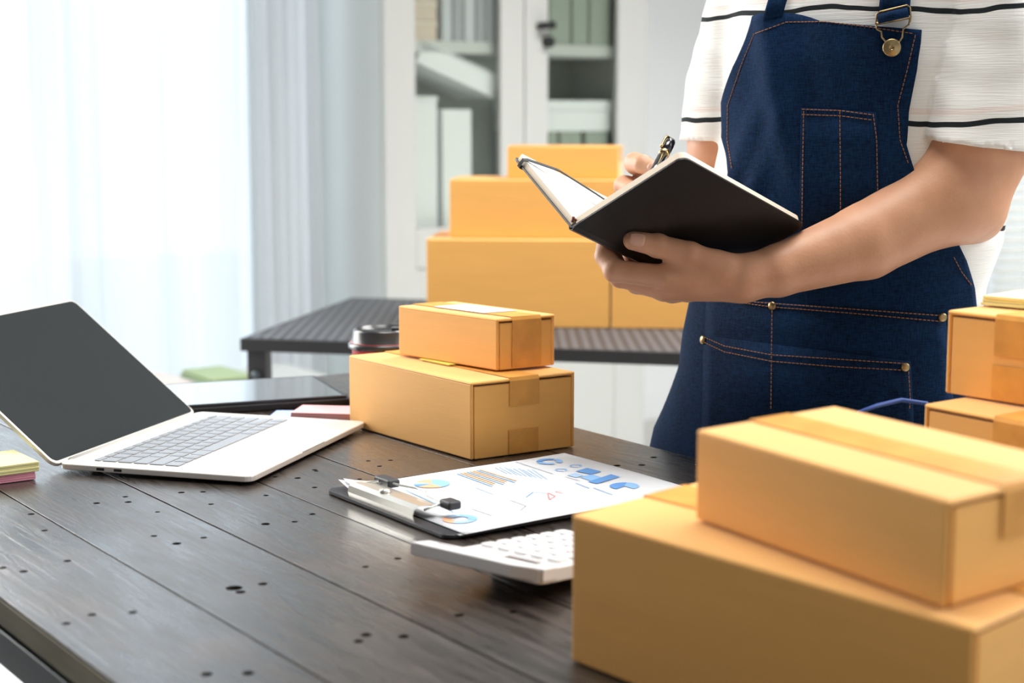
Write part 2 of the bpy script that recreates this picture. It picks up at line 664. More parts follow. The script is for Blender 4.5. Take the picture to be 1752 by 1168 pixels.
# left-hand wall stops short of the tall window that gives the daylight
LOW_BOUNCE = mat('low_bounce_plaster', (0.30, 0.30, 0.30), 0.9)  # grey set dark on unseen walls and ceiling to cut bounced light
room_box('wall_left', -3.35, -3.2, -6.0, -1.9, 0, 2.7, LOW_BOUNCE)
room_box('wall_left', -3.2, -2.2, -1.9, -1.75, 0, 2.7, LOW_BOUNCE)
room_box('wall_left', -2.35, -2.2, -1.75, 0.0, 2.45, 2.7, LOW_BOUNCE)
room_box('wall_left', -2.35, -2.2, -1.75, 0.0, 0, 0.45, LOW_BOUNCE)
room_box('ceiling', -3.35, 4.75, -6.15, 0.15, 2.7, 2.8, LOW_BOUNCE)
room_box('wall_right', 4.6, 4.75, -6.0, 0.0, 0, 2.7, LOW_BOUNCE)


def curtain(name, label, x0, x1, z0, z1, folds, amp, y, seed, thick=0.0):
    rnd = random.Random(seed)
    nx, nz = folds * 10, 8
    ph = [rnd.uniform(-0.5, 0.5) for _ in range(folds + 2)]
    verts, faces = [], []
    for j in range(nz + 1):
        w = j / nz
        for i in range(nx + 1):
            s = i / nx
            f = s * folds
            k = int(f)
            q = f + (ph[k] * (1 - (f - k)) + ph[k + 1] * (f - k))
            yy = amp * (0.6 + 0.4 * (1 - w)) * math.sin(2 * math.pi * q) + 0.3 * amp * math.sin(5.1 * q + 2 * w)
            verts.append((x0 + (x1 - x0) * s + 0.012 * math.sin(7 * q), y + yy, z0 + (z1 - z0) * w))
    for j in range(nz):
        for i in range(nx):
            a = j * (nx + 1) + i
            faces.append((a, a + 1, a + nx + 2, a + nx + 1))
    o = pydata(name, verts, faces, VOILE, None, True)
    o.location = tuple(BACK)
    o.rotation_euler = (0, 0, ROT)
    return tag(o, label, 'curtain', 'sheer curtains at the tall window')


curtain('sheer_curtain', 'wide white sheer curtain filling the bright window at left of the picture', -2.12, wall_t(395), 0.02, 2.4, 13, 0.020, -0.10, 3)
curtain('sheer_curtain', 'narrow bunch of white sheer curtain drawn beside the grey wall strip', wall_t(385), wall_t(490), 0.02, 2.4, 5, 0.04, -0.19, 5)
rod = tube('curtain_rod', [(-2.13, -0.13, 2.42), (WR + 0.25, -0.13, 2.42)], 0.012, mat('window_frame', (0.72, 0.75, 0.77)), None, 10)
rod.location = tuple(BACK)
rod.rotation_euler = (0, 0, ROT)
tag(rod, 'slim pale rod carrying the white sheer curtains above the window', 'curtain rod')

# folding blind at the right
bl = thing('window_blind', 'white horizontal slat blind behind the elbow at the right edge', 'blind', BACK, ROT)
slat_me = None
slat_mat = mat('blind_slat', (0.90, 0.89, 0.86), 0.5)
_nt = slat_mat.node_tree
_tl = _nt.nodes.new('ShaderNodeBsdfTranslucent')
_tl.inputs[0].default_value = (0.9, 0.89, 0.86, 1)
_mx = _nt.nodes.new('ShaderNodeMixShader')
_mx.inputs[0].default_value = 0.5
_nt.links.new(_nt.nodes['Principled BSDF'].outputs[0], _mx.inputs[1])
_nt.links.new(_tl.outputs[0], _mx.inputs[2])
_nt.links.new(_mx.outputs[0], _nt.nodes['Material Output'].inputs[0])
room_box('head_rail', BL - 0.03, BR + 0.03, -0.06, -0.01, 2.2, 2.25, slat_mat, parent=bl)
nsl = 48
for k in range(nsl):
    z = 0.22 + k * (1.96 / (nsl - 1))
    if slat_me is None:
        s = rbox('slat', (BR - BL, 0.032, 0.0025), (0, 0, 0), slat_mat, bl, rot=Matrix.Rotation(math.radians(38), 3, 'X'))
        slat_me = s.data
    else:
        s = link_mesh('slat', slat_me, None, bl)
    s.location = ((BL + BR) / 2, -0.035, z)

# ------------------------------------------------------------------ cabinet
CF = np.array([-0.33, 4.45, 0.0])                     # front left foot of the cabinet
cb = thing('display_cabinet', 'white two-door cabinet with glass panes standing behind the stacked boxes', 'cabinet', CF, ROT)


def ct(px):
    return wall_t(px, CF)


x0, x1, xm = ct(657), ct(1110), (ct(857) + ct(938)) / 2
CT_, CD = 2.0, 0.38


def cpart(name, a, b, c, d, e, f, m=CABW, parent=cb, bevel=0.003):
    return room_box(name, a, b, c, d, e, f, m, parent=parent, bevel=bevel)


cpart('side_panel', x0, x0 + 0.02, 0.02, CD, 0.0, CT_)
cpart('side_panel', x1 - 0.02, x1, 0.02, CD, 0.0, CT_)
cpart('back_panel', x0 + 0.02, x1 - 0.02, CD - 0.012, CD, 0.06, CT_, CABIN, bevel=0)
cpart('top_panel', x0, x1, 0.0, CD, CT_, CT_ + 0.025)
cpart('plinth', x0 + 0.02, x1 - 0.02, 0.03, CD - 0.02, 0.0, 0.06)
for z in (0.06, 0.76, 1.318, 1.72):
    cpart('shelf', x0 + 0.02, x1 - 0.02, 0.05, CD - 0.014, z, z + 0.035)


def door(a, b, ga, gb, hinge):
    d = bpy.data.objects.new('door', None)
    COL.objects.link(d)
    d.parent = cb
    z0, z1, gz0, gz1, lz = 0.07, CT_ - 0.01, 0.83, CT_ - 0.1, 0.72
    cpart('stile', a, ga, 0.0, 0.022, z0, z1, CABW, d)
    cpart('stile', gb, b, 0.0, 0.022, z0, z1, CABW, d)
    cpart('rail', ga, gb, 0.0, 0.022, gz1, z1, CABW, d)
    cpart('rail', ga, gb, 0.0, 0.022, lz, gz0, CABW, d)
    cpart('rail', ga, gb, 0.0, 0.022, z0, z0 + 0.08, CABW, d)
    cpart('lower_panel', ga, gb, 0.008, 0.018, z0 + 0.08, lz, CABW, d, 0)
    cpart('pane', ga, gb, 0.009, 0.013, gz0, gz1, GLASS, d, 0)
    return d


door(x0 + 0.004, xm - 0.002, ct(712), ct(857), -1)
d2 = door(xm + 0.002, x1 - 0.004, ct(938), ct(1057), 1)
hz1, hz2 = at(932, 45, 4.75)[2], at(935, 72, 4.75)[2]
lk = tube('handle', [(ct(921), -0.004, hz1), (ct(921), -0.030, hz1), (ct(936), -0.034, hz1 + 0.003)], 0.011, BLACK, d2, 10)
lk['label'] = 'black door handle'
lk = tube('lock', [(ct(934), 0.0, hz2), (ct(934), -0.022, hz2)], 0.016, BLACK, d2, 12)
lk['label'] = 'black round lock'


def cx(px, d=0.06):
    return wall_t(px, CF + d * U)


def cz(px, py, d=0.06):
    return at(px, py, (CF + cx(px, d) * V + d * U)[1])[2]


def in_cab(name, label, cat, a, b, c, d, z, h, m, group=None, lean=0.0, cover=None):
    o = thing(name, label, cat, CF + V * ((a + b) / 2) + U * ((c + d) / 2) + np.array([0, 0, z]), ROT, group)
    return o, (b - a), (d - c)


GREY1 = mat('grey_binder', (0.40, 0.42, 0.44), 0.6)
GREY2 = mat('sage_binder', (0.36, 0.41, 0.35), 0.6)
CREAM = mat('cream_board', (0.72, 0.60, 0.48), 0.7)


def binder(label, a, b, z, h, m, group, tilt=0):
    o, w, d = in_cab('ring_binder', label, 'binder', a, b, 0.06, 0.33, z, h, m, group)
    rbox('spine', (w, 0.006, h), (0, -d / 2 + 0.003, h / 2), m, o, 0.0015)
    rbox('side_board', (0.004, d - 0.006, h), (-w / 2 + 0.002, 0.003, h / 2), m, o)
    rbox('side_board', (0.004, d - 0.006, h), (w / 2 - 0.002, 0.003, h / 2), m, o)
    rbox('pages', (w - 0.012, d - 0.02, h - 0.02), (0, 0.004, h / 2 - 0.004), PAPER, o)
    return o


FILEW = mat('white_card', (0.90, 0.92, 0.93), 0.6)
names = ['leftmost', 'second from left', 'third from left', 'fourth from left', 'rightmost']
bx = [757, 776, 795, 815, 833, 851]
for i in range(5):
    binder('grey ring binder, %s of the row on the upper left shelf' % names[i], cx(bx[i]) + 0.002, cx(bx[i + 1]) - 0.004, 1.353, 0.31, GREY1 if i % 2 else mat('pale_binder', (0.60, 0.63, 0.66), 0.6), 'grey binders on the upper shelf')
zz = 1.353
for i, n in enumerate(['lowest', 'second from below', 'third from below', 'topmost']):
    o, w, d = in_cab('storage_box', 'flat cream box, %s of the pile left of the grey binders' % n, 'box', cx(705), cx(748), 0.06, 0.31, zz, 0.05, CREAM, 'flat cream boxes on the upper shelf')
    rbox('body', (w, d, 0.040), (0, 0, 0.020), CREAM, o, 0.002)
    rbox('lid', (w + 0.004, d + 0.004, 0.014), (0, 0, 0.046), mat('cream_lid', (0.80, 0.69, 0.57), 0.7), o, 0.002)
    zz += 0.054
for i, (a, b) in enumerate(((940, 975), (979, 1005), (1009, 1042))):
    binder('dim sage binder, %s of three on the upper right shelf' % ['leftmost', 'middle', 'rightmost'][i], cx(a), cx(b), 1.353, 0.30, GREY2, 'sage binders on the upper right shelf')
for i, (a, b) in enumerate(((938, 955), (958, 995), (1002, 1040))):
    binder('sage green binder, %s of three under the white document box' % ['leftmost', 'middle', 'rightmost'][i], cx(a) + 0.002, cx(b) - 0.002, 0.795, 0.30, GREY2, 'sage binders on the lower right shelf')
o, w, d = in_cab('document_box', 'long white document box lying across the lower sage binders', 'box', cx(935), cx(1046), 0.06, 0.33, 1.096, 0.1, FILEW)
rbox('body', (w, d, 0.075), (0, 0, 0.0375), FILEW, o, 0.003)
rbox('lid', (w + 0.006, d + 0.006, 0.030), (0, 0, 0.078), FILEW, o, 0.003)
o, w, d = in_cab('file_box', 'upright white file box on the lower left shelf', 'box', cx(757), cx(807), 0.06, 0.33, 0.795, 0.38, FILEW)
fh = cz(780, 187) - 0.795
rbox('body', (w, d, fh), (0, 0, fh / 2), FILEW, o, 0.003)
lathe('finger_hole', [(0.0, 0), (0.014, 0), (0.014, 0.002), (0, 0.002)], CABIN, o, 16).matrix_local = Matrix.Translation((0, -d / 2 - 0.001, 0.10)) @ Matrix.Rotation(math.pi / 2, 4, 'X')
o, w, d = in_cab('file_box', 'tall white file box behind the left cabinet stile', 'box', cx(690), cx(748), 0.06, 0.33, 0.795, 0.4, FILEW)
fh = cz(725, 172) - 0.795
rbox('body', (w, d, fh), (0, 0, fh / 2), FILEW, o, 0.003)
rbox('lid', (w + 0.004, d + 0.004, 0.012), (0, 0, fh + 0.006), FILEW, o, 0.002)
# big white folder leaning across the two file boxes
o, w, d = in_cab('white_folder', 'large white folder lying aslant over the file boxes', 'folder', cx(700), cx(862), 0.045, 0.245, 1.20, 0.1, FILEW)
o.rotation_euler = (0, math.radians(20), ROT)
o.location.z = cz(784, 122) + 0.004
rbox('cover', (0.29, 0.20, 0.004), (0, 0, 0.031), FILEW, o, 0.001)
rbox('pages', (0.28, 0.19, 0.058), (0, 0, 0), FILEW, o, 0.002)
rbox('cover', (0.29, 0.20, 0.004), (0, 0, -0.031), FILEW, o, 0.001)

# ------------------------------------------------------------------ low bench by the window
bc = at(345, 660, 4.0)
bench = thing('low_bench', 'low white bench by the sheer curtain behind the laptop', 'bench', (bc[0], bc[1], 0), ROT)
BH = at(330, 652, 4.0)[2]
rbox('seat', (0.62, 0.3, 0.035), (0, 0, BH - 0.0175), CABW, bench, 0.004)
for sx in (-0.28, 0.28):
    for sy in (-0.12, 0.12):
        rbox('leg', (0.04, 0.04, BH - 0.035), (sx, sy, (BH - 0.035) / 2), CABW, bench, 0.003)


def blanket(label, x, w, c1, seed):
    o = thing('folded_cloth', label, 'cloth', np.array([bc[0], bc[1], BH]) + V * x, ROT, 'folded cloths on the bench')
    for k in range(2):
        rbox('fold', (w - 0.008 * k, 0.20 - 0.006 * k, 0.010), (0, 0, 0.005 + 0.010 * k), mat(c1[0], c1[1], 0.9), o, 0.005, 3)
    return o


blanket('beige pink folded cloth on the low bench behind the laptop screen', -0.14, 0.15, ('blush_cloth', (0.80, 0.70, 0.65)), 1)
blanket('green folded cloth on the low bench beside the table leg', 0.045, 0.12, ('green_cloth', (0.42, 0.52, 0.30)), 2)

# ------------------------------------------------------------------ black side table with woven top
WZ = 0.70
P0 = T(410, 578, WZ)
EX = Vector((0.975, -0.222, 0)).normalized()
EY = Vector((0.20, 0.98, 0)).normalized()
side = thing('side_table', 'black folding table with woven ribbed top under the stacked parcels', 'table', (P0[0], P0[1], 0))
SK = (EX, EY)
SL, SD = 1.35, 0.76
RIB = rib_mat('woven_rattan', (0.032, 0.033, 0.038), (0.085, 0.088, 0.10), 'X', 0.022, 0.5)
rbox('woven_top', (SL - 0.02, SD - 0.02, 0.010), (SL / 2, SD / 2, WZ - 0.005), RIB, side, 0.002, skew=SK)
for a, b, c, d in ((0, SL, 0, 0.012), (0, SL, SD - 0.012, SD), (0, 0.012, 0.012, SD - 0.012), (SL - 0.012, SL, 0.012, SD - 0.012)):
    rbox('edge_rail', (b - a, d - c, 0.026), ((a + b) / 2, (c + d) / 2, WZ - 0.014), BLACK, side, 0.002, skew=SK)
for a, b in ((0.03, 0.03), (SL - 0.03, 0.03), (0.03, SD - 0.03), (SL - 0.03, SD - 0.03)):
    lg = rbox('leg', (0.026, 0.026, WZ - 0.10), (a, b, (WZ - 0.10) / 2 + 0.0), BLACK, side, 0.003, skew=SK)
    rbox('leg_bracket', (0.040, 0.040, 0.075), (a, b, WZ - 0.065), BLACK, lg, 0.003, skew=SK)
    lathe('knob', [(0.0, 0), (0.009, 0), (0.009, 0.006), (0.0, 0.008)], STEEL, lg, 12).matrix_local = Matrix.Translation(tuple(a * EX + b * EY - 0.021 * EY + Vector((0, 0, WZ - 0.075)))) @ Matrix.Rotation(math.pi / 2, 4, 'X')


# ------------------------------------------------------------------ cartons
def carton(label, B, A_dir, C_dir, L, W, H, z, group=None, seam_end=True, tape_w=0.045, label_patch=None, lift=0.0015, tape_long=0.032, tape_bottom=True, gap=0.0010):
    """corner B, long side along A_dir (length L), end face along C_dir (length W), standing at height z.
    The lid's two flaps meet in a taped seam that runs along the long side."""
    o = thing('cardboard_box', label, 'box', (B[0], B[1], z), 0.0, group)
    a, c = Vector((A_dir[0], A_dir[1], 0)).normalized(), Vector((C_dir[0], C_dir[1], 0)).normalized()
    sk = (c, a)                                   # local x across (end face), local y along
    th = 0.004
    bulge = 0.0018

    def part(name, x0, x1, y0, y1, z0, z1, m=CARD, bev=0.0012, par=o, seg=2):
        return rbox(name, (x1 - x0, y1 - y0, z1 - z0), ((x0 + x1) / 2, (y0 + y1) / 2, (z0 + z1) / 2), m, par, bev, seg, skew=sk)
    # long sides and bottom
    part('side_wall', 0, th, 0, L, 0, H - th * 0.6, bev=0.0018)
    part('side_wall', W - th, W, 0, L, 0, H - th * 0.6, bev=0.0018)
    part('base', th, W - th, th, L - th, 0.0005, th, bev=0)
    g = gap
    part('end_wall', th + g, W - th - 0.0003, 0.0004, th, 0, H - th - 0.0016)
    part('end_wall', th + 0.0003, W - th - g, L - th, L - 0.0004, 0, H - th - 0.0016)
    part('inner_flap', th + 0.002, W - th - 0.002, th, L * 0.35, H - 2.2 * th, H - 1.4 * th, CARD_EDGE, 0)
    part('inner_flap', th + 0.002, W - th - 0.002, L * 0.65, L - th, H - 2.2 * th, H - 1.4 * th, CARD_EDGE, 0)
    part('lid_flap', 0.0, W / 2 - 0.0008, -0.0006, L + 0.0004, H - th, H, bev=0.0020)
    part('lid_flap', W / 2 + 0.0008, W, -0.0006, L + 0.0004, H - th + 0.0004, H + lift * 0.3, bev=0.0020)
    # tape: a strip over the seam, turned down over both ends, and one from below
    t = 0.00035
    x0, x1 = W / 2 - tape_w / 2, W / 2 + tape_w / 2
    verts, faces = [], []
    pr = [(-0.0012, H - tape_long), (-0.0014, H - 0.003), (0.0006, H + 0.0011), (L * 0.3, H + 0.0009), (L * 0.7, H + 0.0009), (L - 0.0006, H + 0.0011), (L + 0.0014, H - 0.003), (L + 0.0012, H - tape_long)]
    for (y, zz) in pr:
        for x in (x0, x1):
            p = x * c + y * a
            verts.append((p.x, p.y, zz))
    for i in range(len(pr) - 1):
        faces.append((2 * i, 2 * i + 1, 2 * i + 3, 2 * i + 2))
    tp = pydata('tape', verts, faces, TAPE, o)
    md = tp.modifiers.new('solid', 'SOLIDIFY')
    md.thickness = t
    if tape_bottom:
        verts = []
        for (y, zz) in ((-0.0009, tape_long * 0.9), (-0.0010, 0.0015)):
            for x in (x0 - 0.001, x1 - 0.001):
                p = x * c + y * a
                verts.append((p.x, p.y, zz))
        tp = pydata('tape', verts, [(0, 1, 3, 2)], TAPE, o)
        md = tp.modifiers.new('solid', 'SOLIDIFY')
        md.thickness = t
    if label_patch:
        xa, xb, ya, yb = label_patch
        part('shipping_label', xa, xb, ya, yb, H + 0.0012, H + 0.0018, PAPER, 0)
    return o


def unit(v):
    v = np.array(v, float)
    return v / np.linalg.norm(v)


# parcels on the woven side table
exn, eyn = np.array(EX)[:2], np.array(EY)[:2]


def far_box(label, pxl, pxr, Yf, D, H, z, rot=0.0, **kw):
    l, r = at(pxl, 500, Yf), at(pxr, 500, Yf - 0.05)
    d = unit((r - l)[:2])
    w = float(np.linalg.norm((r - l)[:2]))
    back = np.array([-d[1], d[0]])
    return carton(label, l, d, back, w, D, H, z, 'parcels on the black side table', **kw)


# for these the long side faces us: the end face is at the side
def far_box2(label, pxl, pxr, Yf, D, H, z):
    l, r = at(pxl, 500, Yf), at(pxr, 500, Yf - 0.03)
    d = unit((r - l)[:2])
    w = float(np.linalg.norm((r - l)[:2]))
    back = np.array([-d[1], d[0]])
    # corner B = right front, long side towards the left, end face going back
    return carton(label, r, -d, back, w, D, H, z, 'parcels on the black side table', tape_bottom=False)


zb = WZ + 0.0005
yb1 = 3.38
H1 = at(800, 409, yb1)[2] - zb
far_box2('wide bottom orange carton at left of the parcel pile', 730, 1043, yb1, 0.25, H1, zb)
H2 = at(800, 307, yb1 + .03)[2] - (zb + H1) - 0.001
far_box2('middle orange carton of the parcel pile behind the notebook', 770, 1062, yb1 + 0.03, 0.20, H2, zb + H1 + 0.001)
H3 = at(950, 250, yb1 + .06)[2] - (zb + H1 + H2) - 0.002
far_box2('small topmost orange carton of the parcel pile by the cabinet', 868, 1056, yb1 + 0.06, 0.15, H3, zb + H1 + H2 + 0.002)
far_box2('orange carton behind the hand, right beside the parcel pile', 1046, 1290, yb1 - 0.03, 0.25, H1 * 0.93, zb)

# parcels on the work table
z1 = TOP + 0.0005
Bm = T(806, 788)
HM = 0.0880
carton('medium carton under the small labelled one beside the laptop', Bm, T(598, 728)[:2] - Bm[:2], np.array([0.119, 0.077]), 0.2585, 0.141, HM, z1, 'parcels on the work table', tape_w=0.040)
zs = z1 + HM + 0.0030
# a slip of yellow paper between the two
ys = thing('yellow_slip', 'thin yellow note pad peeking out from under the small carton', 'note', (*T(757, 616, zs)[:2], z1 + HM + 0.0014), math.radians(-52))
rbox('sheets', (0.062, 0.05, 0.0008), (0, 0.012, 0.0004), mat('yellow_slip', (0.72, 0.62, 0.10), 0.8), ys)
rbox('top_sheet', (0.062, 0.05, 0.0004), (0.0006, 0.0125, 0.0011), mat('yellow_slip', (0.72, 0.62, 0.10), 0.8), ys)
Bs = T(850, 634, zs)
carton('small carton with white label on top of the medium one', Bs, T(684, 606, zs)[:2] - Bs[:2], np.array([0.068, 0.043]), 0.178, 0.080, 0.0600, zs, 'parcels on the work table', tape_w=0.040, tape_long=0.058, tape_bottom=False, label_patch=(0.018, 0.064, 0.045, 0.135))

HB = 0.1058
zt = z1 + HB
cBig = T(1665, 1075, zt)
cBigL = T(980, 880, zt)
carton('largest carton in the front right corner of the table', cBig, cBigL[:2] - cBig[:2], np.array([0.70, 0.70]), 0.3265, 0.20, HB, z1, 'parcels on the work table', tape_w=0.048, gap=0.0032)
HT = 0.0621
zt2 = zt + 0.0016 + HT
cT = T(1622, 856, zt2)
cTL = T(1200, 737, zt2)
carton('flat carton lying on the largest carton in front', cT, cTL[:2] - cT[:2], np.array([0.78, 0.62]), 0.234, 0.142, HT, zt + 0.0016, 'parcels on the work table', tape_w=0.040, tape_bottom=False, tape_long=0.03, gap=0.0030)

Ys = 1.37
pl = at(1582, 690, Ys)
H5 = pl[2] - z1
dr = np.array([0.56, -0.83])
db = np.array([0.80, 0.60])
# end face with the tape looks at us here
carton('lower carton of the two stacked at the right edge', (pl[0], pl[1]), db, dr, 0.10, 0.20, H5, z1, 'parcels on the work table', tape_w=0.05, tape_long=0.05, tape_bottom=False)
z5 = z1 + H5 + 0.0016
pu = at(1622, 530, Ys + 0.045)
H6 = pu[2] - z5
carton('upper carton of the two stacked at the right edge', (pu[0], pu[1]), np.array([0.78, 0.63]), np.array([0.62, -0.78]), 0.10, 0.15, H6, z5, 'parcels on the work table', tape_w=0.05, tape_long=0.035, tape_bottom=True)
yn = thing('sticky_note_pad', 'yellow sticky note pad lying on the right edge cartons', 'note', (*(at(1772, 512, Ys + 0.07)[:2]), z5 + H6 + 0.0016), math.radians(-45))
for k in range(3):
    rbox('sheets', (0.07, 0.07, 0.0028), (0.001 * k, 0.001 * (k % 2), 0.0014 + 0.003 * k), mat('yellow_note', (0.86, 0.82, 0.40), 0.8), yn, 0.0004)

# ------------------------------------------------------------------ work table
tb = thing('work_table', 'dark stained plank table with nail holes under laptop and cartons', 'table', (0, 0, 0), ANG)
PV = [0.387, 0.506, 0.624, 0.741, 0.856, 0.971, 1.085, 1.197]
TU0, TU1 = 0.42, 2.085
TH = 0.023
holes = []                                         # (u, v, radius)
for px, py, r in [(165, 860, 4), (214, 849, 3.4), (219, 858, 4), (269, 875, 3), (263, 916, 3.6), (302, 929, 5), (348, 919, 3.6), (115, 959, 4), (40, 977, 4.4), (4, 971, 4), (76, 907, 3.5), (53, 879, 4),
                  (400, 1005, 8), (411, 1012, 5), (449, 998, 4.6), (227, 1047, 4), (157, 1051, 4), (113, 1066, 4), (424, 1151, 5), (353, 1153, 5), (310, 842, 4), (347, 841, 3.5), (361, 862, 3.4), (454, 896, 5),
                  (504, 892, 3.6), (534, 879, 3.8), (455, 847, 3.4), (470, 815, 3.4), (509, 817, 4), (538, 803, 3.4), (538, 833, 3.4), (626, 1085, 5), (613, 1096, 4.4), (690, 1088, 5), (625, 969, 3.6), (680, 955, 4),
                  (785, 1052, 4.6), (878, 1046, 4), (630, 788, 3.4), (649, 797, 3.4), (668, 787, 3.4), (541, 805, 3), (615, 819, 3.2), (1118, 782, 4.5), (1098, 795, 4.5), (1056, 796, 4.5)]:
    p = T(px, py)
    holes.append((p @ U, p @ V, r * 1.75 / 2750 * 1.4))
hole_cap = bpy.data.meshes.new('nail_hole')
for i in range(7):
    v0, v1 = PV[i] + 0.0011, PV[i + 1] - 0.0011
    dz = [0.0, -0.0002, 0.0, -0.0002, 0.0, -0.0002, 0.0][i] - 0.0002
    u1 = TU1 - [0, .004, .001, .006, .002, .003, 0][i]
    pk = rbox('plank', (v1 - v0, u1 - TU0, TH), ((v0 + v1) / 2, (TU0 + u1) / 2, TOP - TH / 2 + dz), WOOD, None, 0.0003, 1)
    pk.data.polygons.foreach_set('use_smooth', [False] * len(pk.data.polygons))
    hs = [h for h in holes if v0 < h[1] < v1]
    if hs:
        vs, fs = [], []
        for (hu, hv, r) in hs:
            tube_geo([(hv, hu, TOP + 0.01), (hv + 0.0004, hu + 0.0003, TOP - 0.003), (hv, hu + 0.0004, TOP - 0.018)], [r * 1.0, r, r * 0.8], 10, vs, fs)
        cut = pydata('cutter', vs, fs, None)
        md = pk.modifiers.new('holes', 'BOOLEAN')
        md.operation, md.object, md.solver = 'DIFFERENCE', cut, 'EXACT'
        dg = bpy.context.evaluated_depsgraph_get()
        me = bpy.data.meshes.new_from_object(pk.evaluated_get(dg))
        pk.modifiers.clear()
        pk.data = me
        me.polygons.foreach_set('use_smooth', [False] * len(me.polygons))
        bpy.data.objects.remove(cut)
    pk.parent = tb
rbox('gap_light_block', (PV[7] - PV[0] - 0.01, TU1 - TU0 - 0.02, 0.004), ((PV[0] + PV[7]) / 2, (TU0 + TU1) / 2, TOP - TH - 0.003), BLACK, tb)  # added sheet under the planks, stops light showing through the gaps
# raw edge strip, steel frame and legs
rbox('edge_board', (0.0016, TU1 - TU0, TH - 0.0022), (PV[0] - 0.0003, (TU0 + TU1) / 2, TOP - TH / 2 - 0.0008), RAW, tb, 0.0005, 1)
ZF = TOP - TH - 0.006
for (a, b, c, d) in ((PV[0] + 0.0, PV[0] + 0.04, TU0 + 0.02, TU1 - 0.02), (PV[7] - 0.06, PV[7] - 0.02, TU0 + 0.02, TU1 - 0.02), (PV[0] + 0.04, PV[7] - 0.06, TU0 + 0.02, TU0 + 0.06), (PV[0] + 0.04, PV[7] - 0.06, TU1 - 0.06, TU1 - 0.02)):
    rbox('frame_rail', (b - a, d - c, 0.03), ((a + b) / 2, (c + d) / 2, ZF - 0.015), STEEL, tb, 0.002)
for a in (PV[0] + 0.02, PV[7] - 0.04):
    for b in (TU0 + 0.04, TU1 - 0.04):
        rbox('leg', (0.04, 0.04, ZF - 0.03), (a, b, (ZF - 0.03) / 2), STEEL, tb, 0.002)
        rbox('spacer', (0.03, 0.03, 0.006), (a, b, ZF + 0.003), BLACK, tb)

# ------------------------------------------------------------------ laptop
LW, LD, LH = 0.322, 0.229, 0.0066
lp = thing('laptop', 'open champagne laptop with dark blank screen on the plank table', 'laptop', (0, 0, 0))
Lw = Vector((0.250, 0.968, 0)).normalized()
Ld = Vector((-0.958, 0.288, 0)).normalized()
P = T(430, 832)
lp.location = (P[0], P[1], TOP + 0.0002)
ang_l = math.atan2(Ld.y, Ld.x) - math.pi / 2        # local y = towards the hinge, local x = along the front edge
lp.rotation_euler = (0, 0, ang_l)
base = prism('base', round_rect(0, 0, LW, LD, 0.011), 0.0035, 0.0035 + LH, ALU, lp, 0.0012)
for fx in (0.03, LW - 0.03):
    for fy in (0.03, LD - 0.03):
        lathe('foot', [(0, 0), (0.007, 0), (0.008, 0.0034), (0, 0.0034)], BLACK, lp, 12, (fx, fy, 0))
LT = 0.0035 + LH
rbox('port', (0.0006, 0.0092, 0.0028), (-0.0001, LD - 0.052, 0.0068), BLACK, base)
rbox('port', (0.0006, 0.0092, 0.0028), (-0.0001, LD - 0.073, 0.0068), BLACK, base)
rbox('trackpad', (0.125, 0.080, 0.0003), (LW / 2, 0.048, LT + 0.0001), mat('trackpad', (0.78, 0.75, 0.71), 0.35, metal=0.3), base)
rbox('front_notch', (0.06, 0.0012, 0.0012), (LW / 2, 0.0006, LT - 0.0004), mat('notch', (0.5, 0.48, 0.45), 0.5), base)
KX0, KX1, KY1 = 0.021, LW - 0.021, LD - 0.030
key_cache = {}


def key(x0, x1, y0, y1):
    k = (round(x1 - x0, 4), round(y1 - y0, 4))
    if k not in key_cache:
        o = rbox('key', (k[0], k[1], 0.0012), (0, 0, 0), KEYM, base, 0.0005, 1)
        key_cache[k] = o.data
    else:
        o = link_mesh('key', key_cache[k], None, base)
    o.location = ((x0 + x1) / 2, (y0 + y1) / 2, LT + 0.0007)


rows = [([1] * 14, 0.5), ([1] * 13 + [1.5], 1), ([1.5] + [1] * 13, 1), ([1.8] + [1] * 11 + [1.8], 1), ([2.3] + [1] * 10 + [2.3], 1), ([1, 1, 1, 1.25, 5.2, 1.25, 1, 1, 1, 1], 1)]
pitch_y = 0.0190
y = KY1
for ws, hh in rows:
    tot = sum(ws)
    x = KX0
    un = (KX1 - KX0) / tot
    hgt = pitch_y * hh
    for w in ws:
        key(x + 0.0014, x + w * un - 0.0014, y - hgt + 0.0014, y - 0.0014)
        x += w * un
    y -= hgt
# the lid, hinged at the back edge
hinge = tube('hinge', [(0.025, LD - 0.001, 0.0075), (LW - 0.025, LD - 0.001, 0.0075)], 0.0045, mat('hinge', (0.55, 0.53, 0.5), 0.5), lp, 10)
lid = bpy.data.objects.new('lid', None)
COL.objects.link(lid)
lid.parent = lp
lid.location = (0, LD + 0.003, 0.008)
lid.rotation_euler = (math.radians(39), 0, 0)       # local y runs up the lid
sh = prism('shell', round_rect(0, 0.0, LW, 0.222, 0.010), -0.0048, 0.0, ALU, lid, 0.001)
prism('screen', round_rect(0.0035, 0.004, LW - 0.0035, 0.2185, 0.008), -0.0001, 0.0006, SCREEN, lid)

